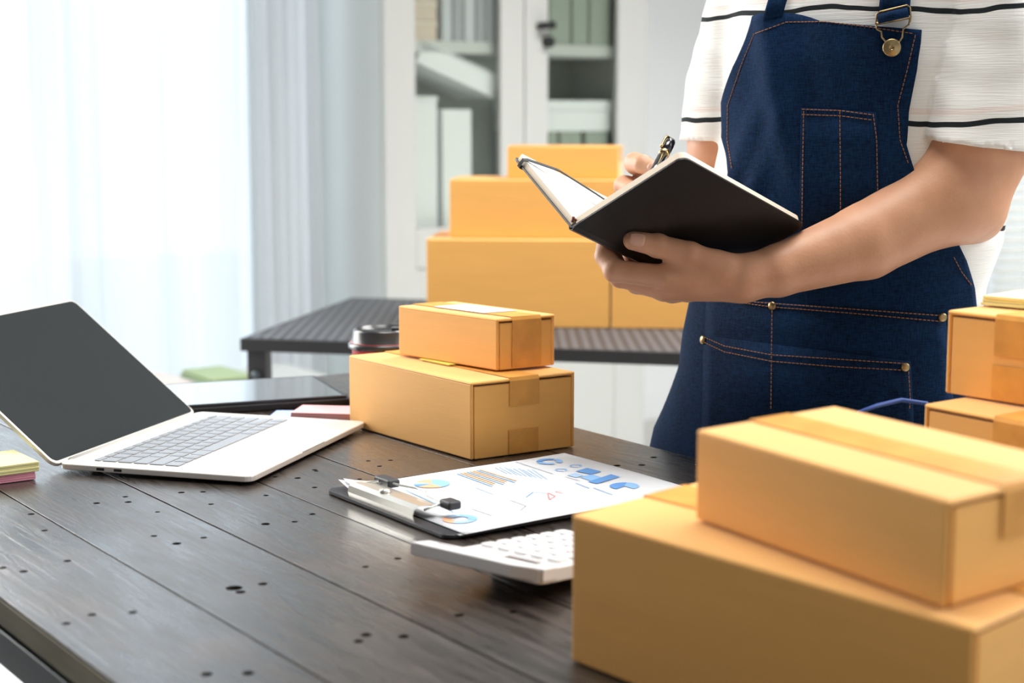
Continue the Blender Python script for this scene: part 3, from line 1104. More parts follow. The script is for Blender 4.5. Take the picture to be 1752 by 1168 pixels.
# ------------------------------------------------------------------ sticky pads at the left edge
YN, PN = mat('yellow_note', (0.86, 0.82, 0.40), 0.8), mat('pink_note', (0.78, 0.33, 0.42), 0.8)
sp = T(61, 820)
dsp = math.atan2(0.57, 0.82)
pk_ = thing('sticky_note_pad', 'pink sticky note pad under the yellow one, left of laptop', 'note', (sp[0], sp[1], TOP + 0.0002), dsp)
yl_ = thing('sticky_note_pad', 'yellow sticky note pad on the pink one, left of laptop', 'note', (sp[0] + 0.004, sp[1] + 0.002, TOP + 0.0088), dsp + math.radians(2))
for p_, m_, h_ in ((pk_, PN, 0.0084), (yl_, YN, 0.0105)):
    for k in range(4):
        rbox('sheets', (0.076, 0.076, h_ / 4 - 0.0001), (-0.038 + random.uniform(-.0004, .0004), 0.038 + random.uniform(-.0004, .0004), h_ / 4 * (k + 0.5)), m_, p_, 0.0003, 1)

# ------------------------------------------------------------------ tablet in a folio, paper pads behind the laptop
tr_ = T(604, 693)
d1 = unit(T(330, 711)[:2] - tr_[:2])
tab = thing('tablet', 'tablet in thick black folio case between laptop and cartons', 'tablet', (tr_[0], tr_[1], TOP + 0.0002), math.atan2(-d1[1], -d1[0]))
prism('folio_case', round_rect(-0.27, 0.0, 0.0, 0.19, 0.008), 0.0, 0.009, BLACK, tab, 0.0015)
prism('bezel', round_rect(-0.265, 0.005, -0.005, 0.185, 0.007), 0.009, 0.0125, mat('tablet_bezel', (0.02, 0.02, 0.022), 0.3), tab, 0.0008)
prism('screen', round_rect(-0.254, 0.008, -0.012, 0.176, 0.003), 0.0124, 0.0129, mat('tablet_screen', (0.06, 0.065, 0.07), 0.08, spec=1.0, coat=1.0), tab)
pp = T(548, 722)
pad = thing('paper_pad', 'pink paper pad at the far corner of the laptop', 'note', (pp[0], pp[1], TOP + 0.004), math.radians(-8))
for k in range(3):
    rbox('sheets', (0.078, 0.055, 0.0024), (0.0005 * k, 0.028, 0.0013 + 0.0025 * k), mat('rose_paper', (0.80, 0.42, 0.44), 0.8), pad, 0.0004, 1)
pad2 = thing('paper_pad', 'blue paper pad showing under the pink pad by the laptop', 'note', (pp[0] - 0.022, pp[1] + 0.004, TOP + 0.0002), math.radians(-5))
for k in range(2):
    rbox('sheets', (0.095, 0.055, 0.0017), (0.0005 * k, 0.028, 0.0009 + 0.0018 * k), mat('blue_paper', (0.35, 0.47, 0.80), 0.8), pad2, 0.0004, 1)

# ------------------------------------------------------------------ coffee cup
cp = at(655, 600, 2.08)
cup = thing('coffee_cup', 'red takeaway cup with black lid behind the cartons', 'cup', (cp[0], cp[1], TOP + 0.0002))
HC = at(655, 560, 2.08)[2] - TOP
RED = mat('red_paper_cup', (0.42, 0.03, 0.035), 0.5)
LIDM = mat('black_cup_lid', (0.03, 0.032, 0.035), 0.25)
lathe('cup_body', [(0.0, 0.002), (0.029, 0.002), (0.029, 0.0), (0.030, 0.0), (0.0415, HC - 0.020), (0.0425, HC - 0.018)], RED, cup, 40)
ld = lathe('lid', [(0.0425, HC - 0.027), (0.0450, HC - 0.026), (0.0450, HC - 0.0205), (0.0425, HC - 0.019), (0.0405, HC - 0.0175), (0.0385, HC - 0.004), (0.0365, HC - 0.0005), (0.034, HC - 0.001), (0.033, HC - 0.005), (0.0, HC - 0.005)], LIDM, cup, 40)
rbox('drinking_tab', (0.012, 0.016, 0.005), (0.018, -0.004, HC - 0.0015), LIDM, ld, 0.0012)

# ------------------------------------------------------------------ clipboard and report
A_, B_ = T(556, 843), T(765, 925)
ex = unit((B_ - A_)[:2])                              # along the clip edge
ey = unit((T(950, 772, TOP + .006) - T(574, 829, TOP + .006))[:2])
ey2 = np.array([-ex[1], ex[0]])
ey = unit(ey * 0.55 + ey2 * 0.45)
cl = thing('clipboard', 'black clipboard with silver clip holding printed charts', 'clipboard', (A_[0], A_[1], TOP + 0.0003))
SKC = (Vector((*ex, 0)), Vector((*ey, 0)))
CW, CLEN = float(np.linalg.norm(B_ - A_)), 0.292


def sk_poly(poly):
    return [(x * ex[0] + y * ey[0], x * ex[1] + y * ey[1]) for x, y in poly]


prism('board', sk_poly(round_rect(0, 0, CW, CLEN, 0.010)), 0.0, 0.0042, mat('black_board', (0.014, 0.016, 0.022), 0.45), cl, 0.0012)
CHROME = mat('clip_steel', (0.82, 0.82, 0.76), 0.28, metal=0.85)
# clip: a rolled steel plate, lever wire and rubber tips
cx0, cx1 = CW * 0.20, CW * 0.735
n = 10
verts, faces = [], []
prof = [(0.003, 0.0045), (0.0015, 0.010), (0.003, 0.0155), (0.008, 0.0180), (0.020, 0.0172), (0.031, 0.0150)]
for x in (cx0, cx1):
    for (yy, zz) in prof:
        p = x * SKC[0] + yy * SKC[1]
        verts.append((p.x, p.y, zz))
m_ = len(prof)
for i in range(m_ - 1):
    faces.append((i, i + 1, m_ + i + 1, m_ + i))
cp_ = pydata('clip_plate', verts, faces, CHROME, cl)
md = cp_.modifiers.new('s', 'SOLIDIFY')
md.thickness = 0.0008


def cpt(x, y, z):
    p = float(x) * SKC[0] + float(y) * SKC[1]
    return (p.x, p.y, float(z))


mx = (cx0 + cx1) / 2
lathe('rivet', [(0, 0), (0.006, 0), (0.0055, 0.0022), (0, 0.003)], CHROME, cl, 16, cpt(mx - 0.006, 0.0115, 0.0190))
tube('lever_wire', [cpt(cx0 + 0.004, 0.012, 0.017), cpt(cx0 + 0.010, 0.034, 0.0185), cpt(mx - 0.02, 0.038, 0.019), cpt(mx - 0.004, 0.046, 0.018), cpt(mx + 0.012, 0.046, 0.018), cpt(mx + 0.028, 0.037, 0.019), cpt(cx1 + 0.002, 0.034, 0.0185), cpt(cx1 + 0.003, 0.012, 0.015)], 0.0011, CHROME, cl, 8)
RUB = mat('rubber_tip', (0.035, 0.037, 0.042), 0.5)
RA = Matrix.Rotation(math.atan2(ex[1], ex[0]), 3, 'Z')
for x_ in (cx0 + 0.008, cx1 + 0.004):
    t_ = rbox('grip_tip', (0.030 if x_ < mx else 0.019, 0.014, 0.0085), cpt(x_ + (0.006 if x_ < mx else 0.004), 0.038, 0.0180), RUB, cl, 0.0025, 3, rot=RA)
    t_['label'] = 'black rubber grip of the clip'

# the sheets: curled where the clip presses them
PX0, PX1 = 0.006, CW * 0.985
PA = T(574, 829, TOP + .010)
shift = np.linalg.solve(np.array([ex, ey]).T, PA[:2] - A_[:2])
PB = T(766, 918, TOP + .006)
shb = np.linalg.solve(np.array([ex, ey]).T, PB[:2] - A_[:2])
PCc = np.linalg.solve(np.array([ex, ey]).T, T(950, 772, TOP + .006)[:2] - A_[:2])
PX0, PX1, PY0, PY1 = shift[0], shb[0], 0.015, PCc[1]


def paper_z(s, t):
    """height over the board at s (across) and t (along) in 0..1"""
    z = 0.0052 + 0.0014 * math.sin(math.pi * t) + 0.0025 * max(0, t - 0.8) * 5 * (0.4 + 0.6 * math.sin(2.3 * s + 0.4))
    if t < 0.22 and s < 0.22:
        z += 0.010 * (1 - t / 0.22) ** 2 * (1 - s / 0.22) ** 1.5
    return z


def pgrid(name, m, parent, dz, dx=0.0, dy=0.0, n=20):
    verts, faces = [], []
    for j in range(n + 1):
        for i in range(n + 1):
            s, t = i / n, j / n
            x = PX0 + (PX1 - PX0) * s + dx
            yy = PY0 + (PY1 - PY0) * t + dy
            verts.append(cpt(x, yy, paper_z(s, t) + dz))
    for j in range(n):
        for i in range(n):
            a = j * (n + 1) + i
            faces.append((a, a + 1, a + n + 2, a + n + 1))
    o = pydata(name, verts, faces, m, parent, True)
    md = o.modifiers.new('s', 'SOLIDIFY')
    md.thickness = 0.00025
    return o


rep = thing('report_sheets', 'white printed sheets with blue charts held by the clipboard', 'papers', (A_[0], A_[1], TOP + 0.0003))
pgrid('lower_sheet', PAPER, rep, -0.0012, -0.003, -0.004)
top = pgrid('top_sheet', PAPER, rep, 0.0)


def on_paper(px, py):
    q = np.linalg.solve(np.array([ex, ey]).T, T(px, py, TOP + .006)[:2] - A_[:2])
    return q


def print_poly(name, polys, m):
    """flat printed shape: polygons in clip/paper coordinates"""
    verts, faces = [], []
    for poly in polys:
        b = len(verts)
        for (x, yy) in poly:
            s, t = (x - PX0) / (PX1 - PX0), (yy - PY0) / (PY1 - PY0)
            verts.append(cpt(x, yy, paper_z(min(max(s, 0), 1), min(max(t, 0), 1)) + 0.0007))
        faces.append(tuple(range(b, b + len(poly))))
    return pydata(name, verts, faces, m, top)


def sector(c, r0, r1, a0, a1, n=14):
    out = []
    for i in range(n):
        a, b = [math.radians(a0 + (a1 - a0) * (i + k) / n) for k in (0, 1)]
        out.append([(c[0] + r0 * math.cos(a), c[1] + r0 * math.sin(a)), (c[0] + r1 * math.cos(a), c[1] + r1 * math.sin(a)), (c[0] + r1 * math.cos(b), c[1] + r1 * math.sin(b)), (c[0] + r0 * math.cos(b), c[1] + r0 * math.sin(b))])
    return out


INK = dict(blue=mat('ink_blue', (0.11, 0.30, 0.66), 0.7), mid=mat('ink_sky', (0.25, 0.48, 0.82), 0.7), pale=mat('ink_pale_blue', (0.38, 0.56, 0.80), 0.7),
           orange=mat('ink_peach', (0.88, 0.42, 0.24), 0.7), green=mat('ink_green', (0.45, 0.72, 0.68), 0.7), grey=mat('ink_grey', (0.33, 0.36, 0.42), 0.7), red=mat('ink_red', (0.75, 0.20, 0.18), 0.7))


def pie(px, py, r, parts, r0=0.0):
    c = on_paper(px, py)
    for a0, a1, k in parts:
        print_poly('pie_slice' if r0 == 0 else 'ring_slice', sector(c, r0, r, a0, a1), INK[k])


pie(739, 829, 0.0185, [(0, 150, 'mid'), (150, 215, 'orange'), (215, 245, 'pale'), (245, 280, 'blue'), (280, 360, 'orange')])
pie(787, 888, 0.0165, [(20, 150, 'mid'), (150, 215, 'pale'), (215, 300, 'orange'), (300, 380, 'pale')], 0.008)
pie(940, 791, 0.0145, [(20, 110, 'mid'), (118, 240, 'blue'), (250, 350, 'mid')], 0.0075)
pie(985, 799, 0.0068, [(10, 350, 'mid')], 0.0048)
pie(960, 805, 0.0068, [(10, 350, 'mid')], 0.0048)
pie(1068, 833, 0.0150, [(0, 130, 'mid'), (130, 290, 'blue')])


def quad_px(pts):
    return [tuple(on_paper(*p)) for p in pts]


def strip(name, a, b, w, k):
    a, b = on_paper(*a), on_paper(*b)
    d = unit(b - a)
    nn = np.array([-d[1], d[0]]) * w / 2
    return print_poly(name, [[tuple(a + nn), tuple(a - nn), tuple(b - nn), tuple(b + nn)]], INK[k])


zq = lambda pts: [tuple(on_paper(680 + x_ / 3.809, 760 + y_ / 3.809)) for x_, y_ in pts]
print_poly('chart_block', [zq([(1160, 182), (1235, 163), (1330, 187), (1262, 203)])], INK['blue'])
print_poly('chart_block', [zq([(1190, 220), (1262, 203), (1330, 222), (1262, 244)])], INK['mid'])
print_poly('chart_block', [zq([(1240, 250), (1392, 205), (1450, 222), (1300, 262)])], INK['blue'])
print_poly('chart_block', [zq([(1105, 206), (1160, 192), (1215, 208), (1165, 222)])], INK['pale'])
for k in range(8):                                   # horizontal bar chart
    f = k / 7
    a = (782 + 38 * f, 812 - 7 * f)
    b = (842 + 46 * f - (k % 3) * 4, 834 - 8 * f - (k % 3) * 1.4)
    strip('chart_bar', a, b, 0.0022, 'orange' if k % 3 else 'mid')
for k in range(9):
    strip('chart_bar', (846 + 8 * k, 801 + 0.6 * k - (k % 3)), (868 + 8.5 * k, 812 + 1.2 * k), 0.0012, 'pale')
for k in range(10):
    strip('chart_bar', (694 + 8 * k, 839 + 3.4 * k), (718 + 6.5 * k, 850 + 3.0 * k), 0.0014, 'pale')
for a, b, k in (((882, 791), (946, 812), 'grey'), ((968, 817), (992, 824), 'grey'), ((985, 828), (1008, 837), 'blue'), ((1015, 836), (1048, 848), 'blue'), ((806, 871), (842, 883), 'grey'), ((812, 835), (846, 848), 'pale')):
    strip('heading_line', a, b, 0.0012, k)
for a, b, k in (((900, 853), (912, 844), 'blue'), ((912, 844), (938, 845), 'blue'), ((938, 845), (950, 851), 'red'), ((950, 851), (940, 857), 'red'), ((940, 857), (937, 846), 'red'), ((950, 843), (964, 846), 'red'), ((960, 842), (950, 843), 'red'), ((872, 857), (900, 867), 'grey'), ((900, 867), (890, 875), 'grey')):
    strip('graph_line', a, b, 0.0012, k)

# ------------------------------------------------------------------ calculator
WHITE = mat('white_plastic', (0.72, 0.72, 0.73), 0.35, spec=0.5)
KEYW = mat('white_key', (0.76, 0.76, 0.77), 0.3, spec=0.5)
zc = TOP + 0.024
q0 = T(702, 940, zc)
q1 = T(918, 990, zc)
cd = unit((q1 - q0)[:2])
clen = float(np.linalg.norm((q1 - q0)[:2]))
calc = thing('calculator', 'white desktop calculator tilted on its stand beside the clipboard', 'calculator', (q0[0], q0[1], TOP + 0.0003), math.atan2(cd[1], cd[0]))
tilt = bpy.data.objects.new('housing', None)
COL.objects.link(tilt)
tilt.parent = calc
CDP = 0.160
tilt.location = (0, CDP, 0.0105)
tilt.rotation_euler = (math.radians(-5.5), 0, 0)      # near edge raised
bar = prism('display_bar', [(0.0, -CDP), (clen * 0.8, -CDP), (clen, -CDP + 0.008), (clen, -CDP + 0.026), (0.004, -CDP + 0.018)], -0.0065, 0.0045, WHITE, tilt, 0.0012)
bodyc = prism('body', round_rect(0.036, -CDP + 0.006, clen - 0.001, 0.0, 0.005), -0.0085, 0.0035, WHITE, tilt, 0.0012)
kp = prism('key_plate', round_rect(0.041, -CDP + 0.034, clen - 0.006, -0.005, 0.003), 0.0034, 0.0042, WHITE, tilt, 0.0003)
kw = (clen - 0.006 - 0.041) / 5
rows_n = 6
kd = (CDP - 0.034 - 0.007) / rows_n
for j in range(rows_n):
    for i in range(5):
        kx, ky = 0.041 + kw * (i + 0.5), -CDP + 0.035 + kd * (j + 0.5)
        o = prism('key', round_rect(kx - kw * 0.39, ky - kd * 0.38, kx + kw * 0.39, ky + kd * 0.38, 0.003), 0.004, 0.0066, KEYW, tilt, 0.0008)
rbox('solar_cell', (0.034, 0.007, 0.0004), (clen - 0.032, -CDP + 0.021, 0.0047), mat('solar_cell', (0.10, 0.085, 0.085), 0.3), tilt)
rbox('slit', (0.018, 0.0012, 0.0004), (0.028, -CDP + 0.0125, 0.0047), mat('dark_slit', (0.25, 0.25, 0.26), 0.6), tilt)
for xx in (0.05, clen - 0.02):
    rbox('foot', (0.012, 0.010, 0.004), (xx, -0.018 + CDP, 0.002), BLACK, calc, 0.0008)
rbox('stand_foot', (clen * 0.5, 0.008, 0.013), (clen * 0.55, 0.060, 0.0065), BLACK, calc, 0.001)

# ------------------------------------------------------------------ person
PC = np.array([0.38, 1.87, 0.0])
PROT = math.radians(-33)
pc_, ps_ = math.cos(PROT), math.sin(PROT)


def loc(p):
    """world point -> the person's coordinates (x to the person's left, y to the back)"""
    p = np.asarray(p, float) - PC
    return np.stack([p[..., 0] * pc_ + p[..., 1] * ps_, -p[..., 0] * ps_ + p[..., 1] * pc_, p[..., 2]], -1)


def lat(px, py, Y):
    return loc(at(px, py, Y))


def smin(a, b, k):
    h = np.clip(0.5 + 0.5 * (b - a) / k, 0, 1)
    return b * (1 - h) + a * h - k * h * (1 - h)


def cone(p, a, b, ra, rb):
    a, b = np.asarray(a, np.float32), np.asarray(b, np.float32)
    ba = b - a
    pa = p - a
    h = np.clip((pa @ ba) / (ba @ ba), 0, 1)
    d = pa - h[..., None] * ba
    return np.sqrt((d * d).sum(-1)) - (ra + (rb - ra) * h)


def ell(p, c, r):
    c, r = np.asarray(c, np.float32), np.asarray(r, np.float32)
    q = (p - c) / r
    k0 = np.sqrt((q * q).sum(-1)) + 1e-6
    q2 = q / r
    k1 = np.sqrt((q2 * q2).sum(-1)) + 1e-6
    return k0 * (k0 - 1) / k1


def chain(p, pts, rs, k):
    d = None
    for i in range(len(pts) - 1):
        c = cone(p, pts[i], pts[i + 1], rs[i], rs[i + 1])
        d = c if d is None else smin(d, c, k)
    return d


def nets(sdf, lo, hi, h, relax=2):
    """surface nets over a box, vertices pulled onto the surface"""
    lo, hi = np.asarray(lo, np.float32), np.asarray(hi, np.float32)
    n = np.ceil((hi - lo) / h).astype(int) + 1
    st = 4
    nc = (n + st - 1) // st + 1
    g = np.stack(np.meshgrid(*[lo[i] + np.arange(nc[i], dtype=np.float32) * h * st for i in range(3)], indexing='ij'), -1)
    dc = sdf(g.reshape(-1, 3)).reshape(nc)
    near = np.abs(dc) < h * st * 2.0
    rep = lambda a: np.repeat(np.repeat(np.repeat(a, st, 0), st, 1), st, 2)
    # shift so every coarse sample covers the fine points round it
    cov = near.copy()
    for ax in range(3):
        s = np.roll(cov, -1, ax)
        sl = [slice(None)] * 3
        sl[ax] = -1
        s[tuple(sl)] = False
        cov = cov | s
    full = rep(dc)[:n[0], :n[1], :n[2]].copy()
    mask = rep(cov)[:n[0], :n[1], :n[2]]
    idx = np.argwhere(mask)
    full[mask] = sdf((lo + idx * h).astype(np.float32))
    ins = full < 0
    a = ins[:-1, :-1, :-1].astype(np.int8)
    cnt = np.zeros(a.shape, np.int8)
    for dx in (0, 1):
        for dy in (0, 1):
            for dz in (0, 1):
                cnt += ins[dx:dx + a.shape[0], dy:dy + a.shape[1], dz:dz + a.shape[2]]
    act = (cnt > 0) & (cnt < 8)
    vid = -np.ones(a.shape, np.int64)
    cells = np.argwhere(act)
    vid[act] = np.arange(len(cells))
    v = (lo + (cells + 0.5) * h).astype(np.float32)
    e = h * 0.25
    for it in range(relax + 2):
        d = sdf(v)
        gr = np.stack([sdf(v + np.array(o, np.float32)) - d for o in ((e, 0, 0), (0, e, 0), (0, 0, e))], -1) / e
        s = np.clip(d / np.maximum((gr * gr).sum(-1), 0.2), -h, h)
        v = v - gr * s[:, None] * (0.7 if it < 2 else 1.0)
    faces = []
    for ax in range(3):
        o1, o2 = [(1, 2), (2, 0), (0, 1)][ax]
        sl0 = [slice(0, m) for m in ins.shape]
        sl1 = list(sl0)
        sl0[ax], sl1[ax] = slice(0, -1), slice(1, None)
        A, B = ins[tuple(sl0)], ins[tuple(sl1)]
        ed = np.argwhere(A != B)
        ok = (ed[:, o1] > 0) & (ed[:, o2] > 0) & (ed[:, o1] < a.shape[o1]) & (ed[:, o2] < a.shape[o2])
        ed = ed[ok]
        flip = A[tuple(ed.T)]
        q = []
        for (i, j) in ((-1, -1), (0, -1), (0, 0), (-1, 0)):
            c = ed.copy()
            c[:, o1] += i
            c[:, o2] += j
            q.append(vid[tuple(c.T)])
        q = np.stack(q, 1)
        q[~flip] = q[~flip][:, ::-1]
        faces.append(q[(q >= 0).all(1)])
    return v, np.concatenate(faces)


def mesh_from(parts, name, m, parent):
    vs, fs, b = [], [], 0
    for v, f in parts:
        vs.append(v)
        fs.append(f + b)
        b += len(v)
    vs, fs = np.concatenate(vs), np.concatenate(fs)
    me = bpy.data.meshes.new(name)
    me.vertices.add(len(vs))
    me.vertices.foreach_set('co', vs.astype(np.float32).ravel())
    me.loops.add(len(fs) * 4)
    me.loops.foreach_set('vertex_index', fs.astype(np.int32).ravel())
    me.polygons.add(len(fs))
    me.polygons.foreach_set('loop_start', np.arange(0, len(fs) * 4, 4, dtype=np.int32))
    me.polygons.foreach_set('loop_total', np.full(len(fs), 4, np.int32))
    me.update()
    me.validate()
    return link_mesh(name, me, m, parent, True)


person = thing('person', 'person in striped shirt and blue denim apron writing in a black notebook', 'person', PC, PROT)

# --- the open notebook (solved from its corners)
def solve_book():
    S = at(978, 387, 1.655)
    Tt = at(1173, 268, 1.58)
    R = at(1383, 386, 1.703)
    L = at(871, 262, 1.765)
    s = R - Tt
    w1, w2 = Tt - S, L - S
    sh = unit(s)
    w1 = w1 - (w1 @ sh) * sh
    w2 = w2 - (w2 @ sh) * sh
    return S, s, w1, w2


BS, Bs_, Bw1, Bw2 = solve_book()

# --- skeleton in the person's coordinates
SHL = lat(1716, -35, 1.755)
SHR = lat(1306, -45, 1.925)
ELL = lat(1638, 330, 1.732)
ELR = lat(1238, 430, 1.985)
fore = [lat(x, y, Y) for x, y, Y in ((1580, 375, 1.725), (1480, 413, 1.712), (1385, 443, 1.70), (1330, 463, 1.695), (1278, 474, 1.69))]
up1 = lat(1674, 255, 1.735)


def bookp(a, b, c=0.0, side=1):
    """a along the spine, b away from it on the right (1) or left (2) half, c = metres outside the cover"""
    w = Bw1 if side == 1 else Bw2
    n = np.cross(Bs_, w)
    n = n / np.linalg.norm(n)
    if side == 2:
        n = -n
    return BS + a * Bs_ + b * w + n * c


# left hand, under the spine: thumb on the near cover, fingers under the spine
TH_ = [lat(1236, 462, 1.682), lat(1180, 436, 1.680), lat(1125, 420, 1.680), lat(1083, 411, 1.676)]
THR = [0.0165, 0.0140, 0.0118, 0.0104]
IDX = [lat(1140, 474, 1.683), lat(1052, 463, 1.694), lat(1034, 438, 1.708), lat(1036, 410, 1.728)]
MID = [lat(1136, 494, 1.700), lat(1062, 472, 1.722), lat(1048, 442, 1.740), lat(1052, 414, 1.760)]
RNG = [lat(1150, 498, 1.718), lat(1090, 484, 1.745), lat(1076, 452, 1.765), lat(1080, 424, 1.785)]
PNK = [lat(1176, 498, 1.732), lat(1130, 492, 1.760), lat(1118, 470, 1.775), lat(1118, 448, 1.79)]
WR_ = fore[-1]


def left_arm(p):
    d = chain(p, [SHL, up1, ELL], [0.056, 0.0530, 0.0465], 0.006)
    d = smin(d, chain(p, [ELL, fore[1], fore[3], fore[4]], [0.0460, 0.0400, 0.0272, 0.0225], 0.006), 0.03)
    d = smin(d, cone(p, lat(1676, 374, 1.742), ELL, 0.019, 0.030), 0.03)
    # palm: the metacarpals
    w2 = lat(1262, 480, 1.69)
    pal = smin(cone(p, WR_, IDX[0], 0.0195, 0.0135), cone(p, w2, MID[0], 0.0195, 0.0130), 0.009)
    pal = smin(pal, cone(p, w2, RNG[0], 0.0185, 0.0122), 0.009)
    pal = smin(pal, cone(p, w2, PNK[0], 0.0175, 0.0115), 0.009)
    pal = smin(pal, cone(p, lat(1225, 455, 1.69), lat(1170, 462, 1.69), 0.016, 0.0130), 0.014)
    d = smin(d, pal, 0.016)
    d = smin(d, chain(p, TH_, THR, 0.003), 0.010)
    d = smin(d, ell(p, TH_[2], [0.0128, 0.0128, 0.0128]), 0.003)
    for f, r in ((IDX, (0.0128, 0.0116, 0.0104, 0.009)), (MID, (0.0128, 0.0120, 0.0105, 0.009)), (RNG, (0.0125, 0.0113, 0.010, 0.0085)), (PNK, (0.0112, 0.010, 0.009, 0.0078))):
        d = smin(d, chain(p, f, r, 0.002), 0.004)
        d = smin(d, ell(p, f[1], [r[1] + 0.0007] * 3), 0.003)
    return d


# right hand with the pen
PEN_TIP = bookp(0.17, 0.40, -0.0075)
PEN_TOP = min((at(1149, 240, y_) for y_ in np.linspace(PEN_TIP[1], 1.95, 200)), key=lambda q: abs(np.linalg.norm(q - PEN_TIP) - 0.136))
pdir = unit(PEN_TOP - PEN_TIP)
WRR = lat(1190, 362, 1.825)
RI = [lat(1150, 312, 1.800), lat(1086, 279, 1.770), lat(1100, 281, 1.742), lat(1123, 291, 1.727)]
RM = [lat(1142, 330, 1.802), lat(1068, 318, 1.773), lat(1082, 326, 1.747), lat(1112, 322, 1.722)]
RR = [lat(1140, 348, 1.804), lat(1072, 345, 1.778), lat(1088, 352, 1.753), lat(1112, 350, 1.735)]
RP = [lat(1148, 366, 1.804), lat(1092, 368, 1.780), lat(1100, 374, 1.760), lat(1120, 372, 1.742)]
RT = [lat(1180, 345, 1.800), lat(1158, 328, 1.760), lat(1148, 312, 1.738), lat(1140, 304, 1.722)]


def right_arm(p):
    d = chain(p, [SHR, lat(1246, 240, 1.955), ELR], [0.054, 0.045, 0.042], 0.02)
    mid = ELR * 0.45 + WRR * 0.55
    d = smin(d, chain(p, [ELR, mid, WRR], [0.041, 0.036, 0.026], 0.02), 0.02)
    pal = smin(cone(p, WRR, RI[0], 0.022, 0.0145), cone(p, WRR, RM[0], 0.022, 0.014), 0.015)
    pal = smin(pal, cone(p, WRR, RR[0], 0.022, 0.0135), 0.015)
    pal = smin(pal, cone(p, WRR, RP[0], 0.021, 0.0125), 0.015)
    d = smin(d, pal, 0.018)
    d = smin(d, chain(p, RT, [0.017, 0.0135, 0.0110, 0.0092], 0.006), 0.008)
    for f, r in ((RI, (0.0130, 0.0112, 0.0098, 0.0086)), (RM, (0.0128, 0.0110, 0.0098, 0.0086)), (RR, (0.012, 0.0105, 0.0095, 0.008)), (RP, (0.0108, 0.0095, 0.0088, 0.0075))):
        d = smin(d, chain(p, f, r, 0.004), 0.005)
    return d


# --- trunk, legs, head
TZs = np.array([0.72, 0.80, 0.88, 0.96, 1.04, 1.12, 1.20, 1.27, 1.32, 1.36, 1.40])
TAs = np.array([.165, .172, .170, .160, .158, .165, .172, .172, .155, .11, .06])
TBs = np.array([.105, .112, .110, .100, .100, .106, .112, .108, .092, .075, .055])
TXs = np.array([0, 0, 0, 0.006, .017, .024, .026, .032, .034, .034, .034])
TYs = np.array([0, 0, 0, 0, 0, 0, -.002, 0, .006, .010, .012])


def trunk(p, grow=0.0, A=TAs, B=TBs, zs=TZs):
    z = p[..., 2]
    a = np.interp(z, zs, A) + grow
    b = np.interp(z, zs, B) + grow
    x = p[..., 0] - np.interp(z, TZs, TXs)
    y = p[..., 1] - np.interp(z, TZs, TYs)
    k = np.sqrt((x / a) ** 2 + (y / b) ** 2) + 1e-6
    k1 = np.sqrt((x / a ** 2) ** 2 + (y / b ** 2) ** 2) + 1e-6
    d = k * (k - 1) / k1
    return np.maximum(np.maximum(d, z - zs[-1]), zs[0] - z)


HC_ = np.array([0.034, -0.012, 1.555])


def head(p):
    d = ell(p, HC_ + [0, 0.012, 0.02], [0.074, 0.094, 0.092])
    d = smin(d, ell(p, HC_ + [0, -0.018, -0.045], [0.056, 0.070, 0.070]), 0.03)
    d = smin(d, cone(p, HC_ + [0, -0.078, -0.002], HC_ + [0, -0.098, -0.030], 0.008, 0.012), 0.012)      # nose
    d = smin(d, cone(p, HC_ + [-0.018, -0.080, -0.062], HC_ + [0.018, -0.080, -0.062], 0.007, 0.007), 0.008)   # lips
    d = np.maximum(d, -cone(p, HC_ + [-0.020, -0.0895, -0.062], HC_ + [0.020, -0.0895, -0.062], 0.0016, 0.0016))
    for s in (-1, 1):
        d = -smin(-d, ell(p, HC_ + [s * 0.031, -0.092, 0.006], [0.018, 0.014, 0.011]), 0.012)            # eye sockets
        d = smin(d, ell(p, HC_ + [s * 0.031, -0.070, 0.006], [0.013, 0.012, 0.012]), 0.003)
        d = smin(d, ell(p, HC_ + [s * 0.076, 0.012, -0.004], [0.007, 0.018, 0.030]), 0.006)              # ears
    d = smin(d, cone(p, HC_ + [0, 0.02, -0.06], [0.034, 0.012, 1.36], 0.052, 0.056), 0.03)
    return d


def lower(p):
    d = trunk(p)
    d = smin(d, head(p), 0.03)
    for s in (-1, 1):
        d = smin(d, cone(p, [0.034 + s * 0.05, 0.01, 1.345], [s * 0.13 + 0.034, 0.005, 1.305], 0.045, 0.05), 0.03)
        d = smin(d, chain(p, [[s * 0.085, 0, 0.76], [s * 0.095, -0.01, 0.44], [s * 0.10, 0.005, 0.09]], [0.082, 0.056, 0.036], 0.02), 0.03)
        d = smin(d, cone(p, [s * 0.10, 0.01, 0.045], [s * 0.115, -0.12, 0.035], 0.034, 0.030), 0.02)
    return d


bl_, bh_ = lambda pts, r: np.min(pts, 0) - r, lambda pts, r: np.max(pts, 0) + r
la = np.array([SHL, up1, ELL] + fore + TH_ + IDX + MID + RNG + PNK)
ra = np.array([SHR, ELR, WRR] + RI + RM + RR + RP + RT)
body = mesh_from([nets(left_arm, bl_(la, 0.075), bh_(la, 0.075), 0.0026), nets(right_arm, bl_(ra, 0.075), bh_(ra, 0.075), 0.0028),
                  nets(lower, [-0.26, -0.22, 0.0], [0.30, 0.20, 1.70], 0.0085)], 'body', SKIN, person)


def march(sdf, o, d, tmax=0.8, n=70):
    """first hits of rays; o, d arrays (N, 3) in the person's coordinates"""
    t = np.zeros(len(o), np.float32)
    for _ in range(n):
        t = t + np.clip(sdf(o + d * t[:, None]), -0.05, 0.05) * 0.85
    return o + d * t[:, None]


def cam_rays(pxs):
    D = np.array([ray(*q) for q in pxs])
    D = D / np.linalg.norm(D, axis=1, keepdims=True)
    o = loc(np.array([[0, 0, CAM_Z]]))
    e = loc(np.array([[0, 0, CAM_Z]]) + D) - o
    o2 = o + e * 1.35
    return o2.astype(np.float32), e.astype(np.float32)


